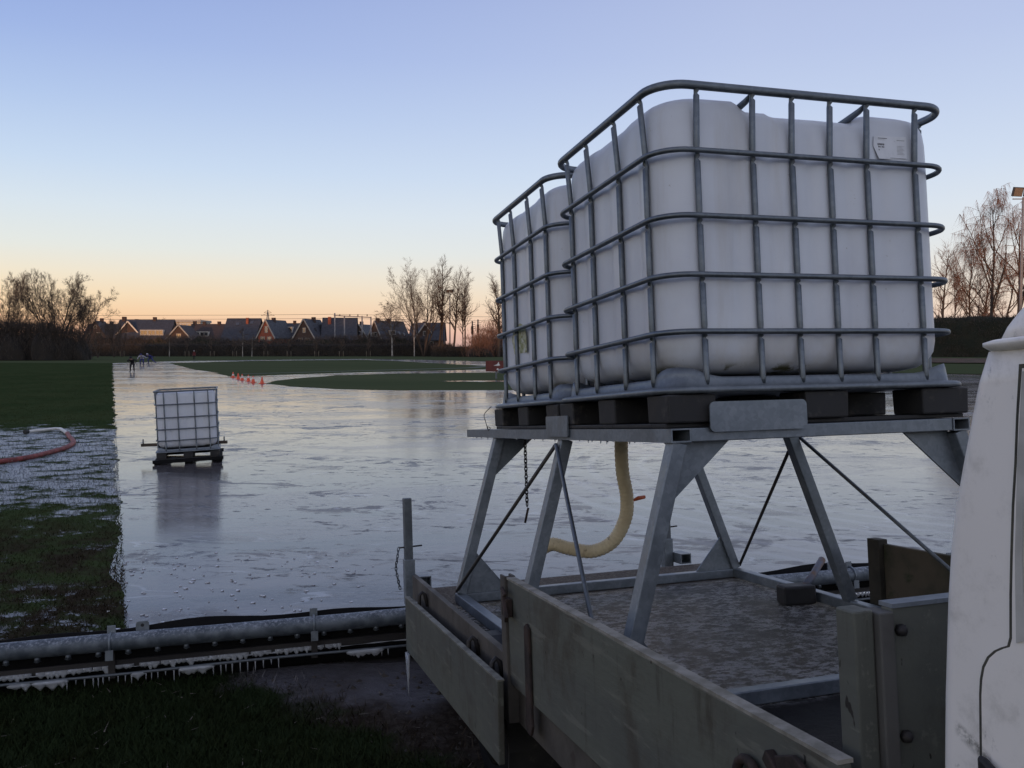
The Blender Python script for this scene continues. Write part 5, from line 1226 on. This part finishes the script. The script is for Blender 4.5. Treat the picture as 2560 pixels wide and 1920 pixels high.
house(1112, 224, 7.4, 6.6, 4.2, 8.3, 'side', 0, 'last dark roofed house behind the tall trees', BRICKD, SLATE, (), [('l', 3, 3, 1, 1.2)])
# flats far behind
fl_ = empty('apartment_block', (atx(430, 300), 300, 0)); tag(fl_, 'long flat roofed apartment block far behind the left houses', 'building')
wl = MB().box(-10.5, 10, 0, 10, 0, atz(806, 300)).build('wall', RENDERW, fl_)
MB().box(-10.8, 10.3, -.4, 10.4, atz(806, 300) + .002, atz(800, 300)).build('roof', BOARDW, fl_)
for i in range(9): window(fl_, -9.2 + i * 2.25, -.002, atz(815, 300), 1.6, 1.3)

# ------------------------------------------------------------------ masts, gantry, signals, pylon
def mast(px, Y, H, label, lamps, r=.12, rungs=True):
    t = empty('floodlight_mast', (atx(px, Y), Y, 0)); tag(t, label, 'floodlight', 'floodlight masts'); b = MB()
    b.tube([(0, 0, 0), (0, 0, H * .6), (0, 0, H)], [r, r * .8, r * .6], 10); b.build('pole', galv_pole, t)
    b = MB(); b.bar((-.9, 0, H - .15), (.9, 0, H - .15), .08, .08); b.build('cross_arm', galv_pole, t)
    b = MB(); b.bar((-.55, 0, H - 1.0), (.4, -.1, H - .95), .04, .04); b.bar((-.3, 0, H - 1.05), (.5, 0, H - 1.05), .04, .04); b.build('foot_rest', galv_pole, t)
    for dx, rz_ in lamps:
        M = Matrix.Translation((dx, -.1, H + .45)) @ Matrix.Rotation(rad(rz_), 4, 'Z') @ Matrix.Rotation(rad(18), 4, 'X')
        b = MB(); b.loft([[tuple(M @ Vector((x, y, z))) for x, z in ((-k_, -k_ * .85), (k_, -k_ * .85), (k_, k_ * .85), (-k_, k_ * .85))] for k_, y in ((.44, -.18), (.46, -.12), (.44, .05), (.2, .30))], True, True, smooth=False)
        lo_ = b.build('lamp', pmat('lamp_housing', (.05, .045, .04), None, 5, .5) if 'lamp_housing' not in bpy.data.materials else bpy.data.materials['lamp_housing'], t)
        b = MB(); b.add([M @ Vector(p) for p in ((-.39, -.185, -.34), (.39, -.185, -.34), (.39, -.185, .02), (-.39, -.185, .02))], [(0, 1, 2, 3)]); b.add([M @ Vector(p) for p in ((-.39, -.183, .03), (.39, -.183, .03), (.39, -.183, .33), (-.39, -.183, .33))], [(0, 1, 2, 3)])
        b.build('lamp_glass', pmat('tan_lamp_glass', (.22, .17, .13), None, 5, .35) if 'tan_lamp_glass' not in bpy.data.materials else bpy.data.materials['tan_lamp_glass'], lo_)
galv_pole = pmat('grey_pole_paint', (.22, .22, .23), (.17, .17, .18), 1, .6)
mast(1125, 212, atz(727, 212) - .6, 'slim floodlight mast standing before the tall bare trees', [(-.5, 20), (.5, -20)], .17)
mast(2548, 74, atz(470, 74) - .9, 'tall floodlight mast with tan lamps at the right edge', [(-.60, 12), (.44, -8)], .14)
gn = empty('rail_gantry', (0, 216, 0)); tag(gn, 'grey railway overhead line gantry with four posts before the houses', 'gantry')
for px, py in ((838, 783), (862, 789), (906, 790), (928, 792)): MB().tube([(atx(px, 216), 0, 0), (atx(px, 216), 0, atz(py, 216))], .17, 8).build('post', galv_pole, gn)
b = MB(); b.bar((atx(836, 216), -.2, atz(789, 216)), (atx(930, 216), -.2, atz(794, 216)), .12, .26); b.build('beam', galv_pole, gn)
for px in (851, 876, 896, 919): MB().tube([(atx(px, 216), -.2, atz(791, 216)), (atx(px, 216), -.2, atz(786, 216))], .12, 6).build('insulator', BARKB, gn)
for k_, (ya, yb, lb) in enumerate([(788, 776, 'upper overhead railway wire running behind the gantry'), (798, 790, 'lower overhead railway wire running behind the gantry')]):
    b = MB(); b.tube([(atx(-200, 220), 220, atz(ya + 2, 220)), (atx(600, 220), 220, atz(ya, 220)), (atx(840, 217), 217, atz(ya - 2, 217)), (atx(1180, 217), 217, atz(ya + 4, 217)), (atx(1500, 217), 217, atz(ya + 6, 217))], .035, 4)
    tag(b.build('overhead_wire', DARKST), lb, 'wire')
for i, (px, py) in enumerate([(1181, 803), (1195, 799)]):
    Y = 210; t = empty('rail_signal', (atx(px, Y), Y, 0)); tag(t, ['shorter left one of the two dark railway signal posts', 'taller right one of the two dark railway signal posts'][i], 'signal', 'railway signal posts'); H = atz(py, Y)
    MB().tube([(0, 0, 0), (0, 0, H)], .16, 8).build('post', DARKST, t); MB().box(-.28, .28, -.25, .2, H - 3.2, H - 1.2).build('signal_head', DARKST, t)
    b = MB()
    for q in range(4): b.bar((0, 0, H - .3 - q * .5), (.75, 0, H - .3 - q * .5), .07, .09)
    b.build('step', DARKST, t)
    for z0, z1 in ((838, 850), (856, 868)): MB().box(-.22, .22, -.21, -.17, atz(z1, Y), atz(z0, Y)).build('marker_plate', WHITEP, t)
py_ = empty('power_pylon', (atx(671, 700), 700, 0)); tag(py_, 'distant lattice power pylon behind the red brick house', 'pylon'); b = MB(); H = atz(775, 700)
for sx_ in (-1, 1):
    for sy_ in (-1, 1): b.tube([(sx_ * 3, sy_ * 3, 0), (sx_ * 1.0, sy_ * 1.0, H * .7), (0, 0, H)], .22, 4)
for z_, k_ in ((.2, 2.45), (.4, 1.9), (.55, 1.45), (.7, 1.0)):
    for s_ in (-1, 1): b.bar((-k_, s_ * k_, H * z_), (k_, s_ * k_, H * z_ + 2.5), .2, .2); b.bar((k_, s_ * k_, H * z_), (-k_, s_ * k_, H * z_ + 2.5), .2, .2)
b.build('lattice', GALVD, py_)
b = MB(); 
for z_, l_ in ((.86, 5.5), (.93, 3)):
    b.bar((-l_, 0, H * z_), (l_, 0, H * z_), .3, .3); b.bar((-l_, 0, H * z_), (0, 0, H * (z_ + .06)), .25, .25); b.bar((l_, 0, H * z_), (0, 0, H * (z_ + .06)), .25, .25)
b.build('cross_arm', GALVD, py_)

# ------------------------------------------------------------------ unseen rows added behind the viewer to shade near ground and left thicket
hedge(-190, 130, -62, -.05, 9.3, 3.0, COREG, TWIGD, 'unseen tall hedge added behind the viewer to shade the near ground', 1200, 8, .12, .9)
hedge(-170, -104, -75, -.05, 16, 6.0, COREG, TWIGD, 'unseen evergreen row added behind the viewer to shade the left thicket', 1200, 9, .15, 1.4)
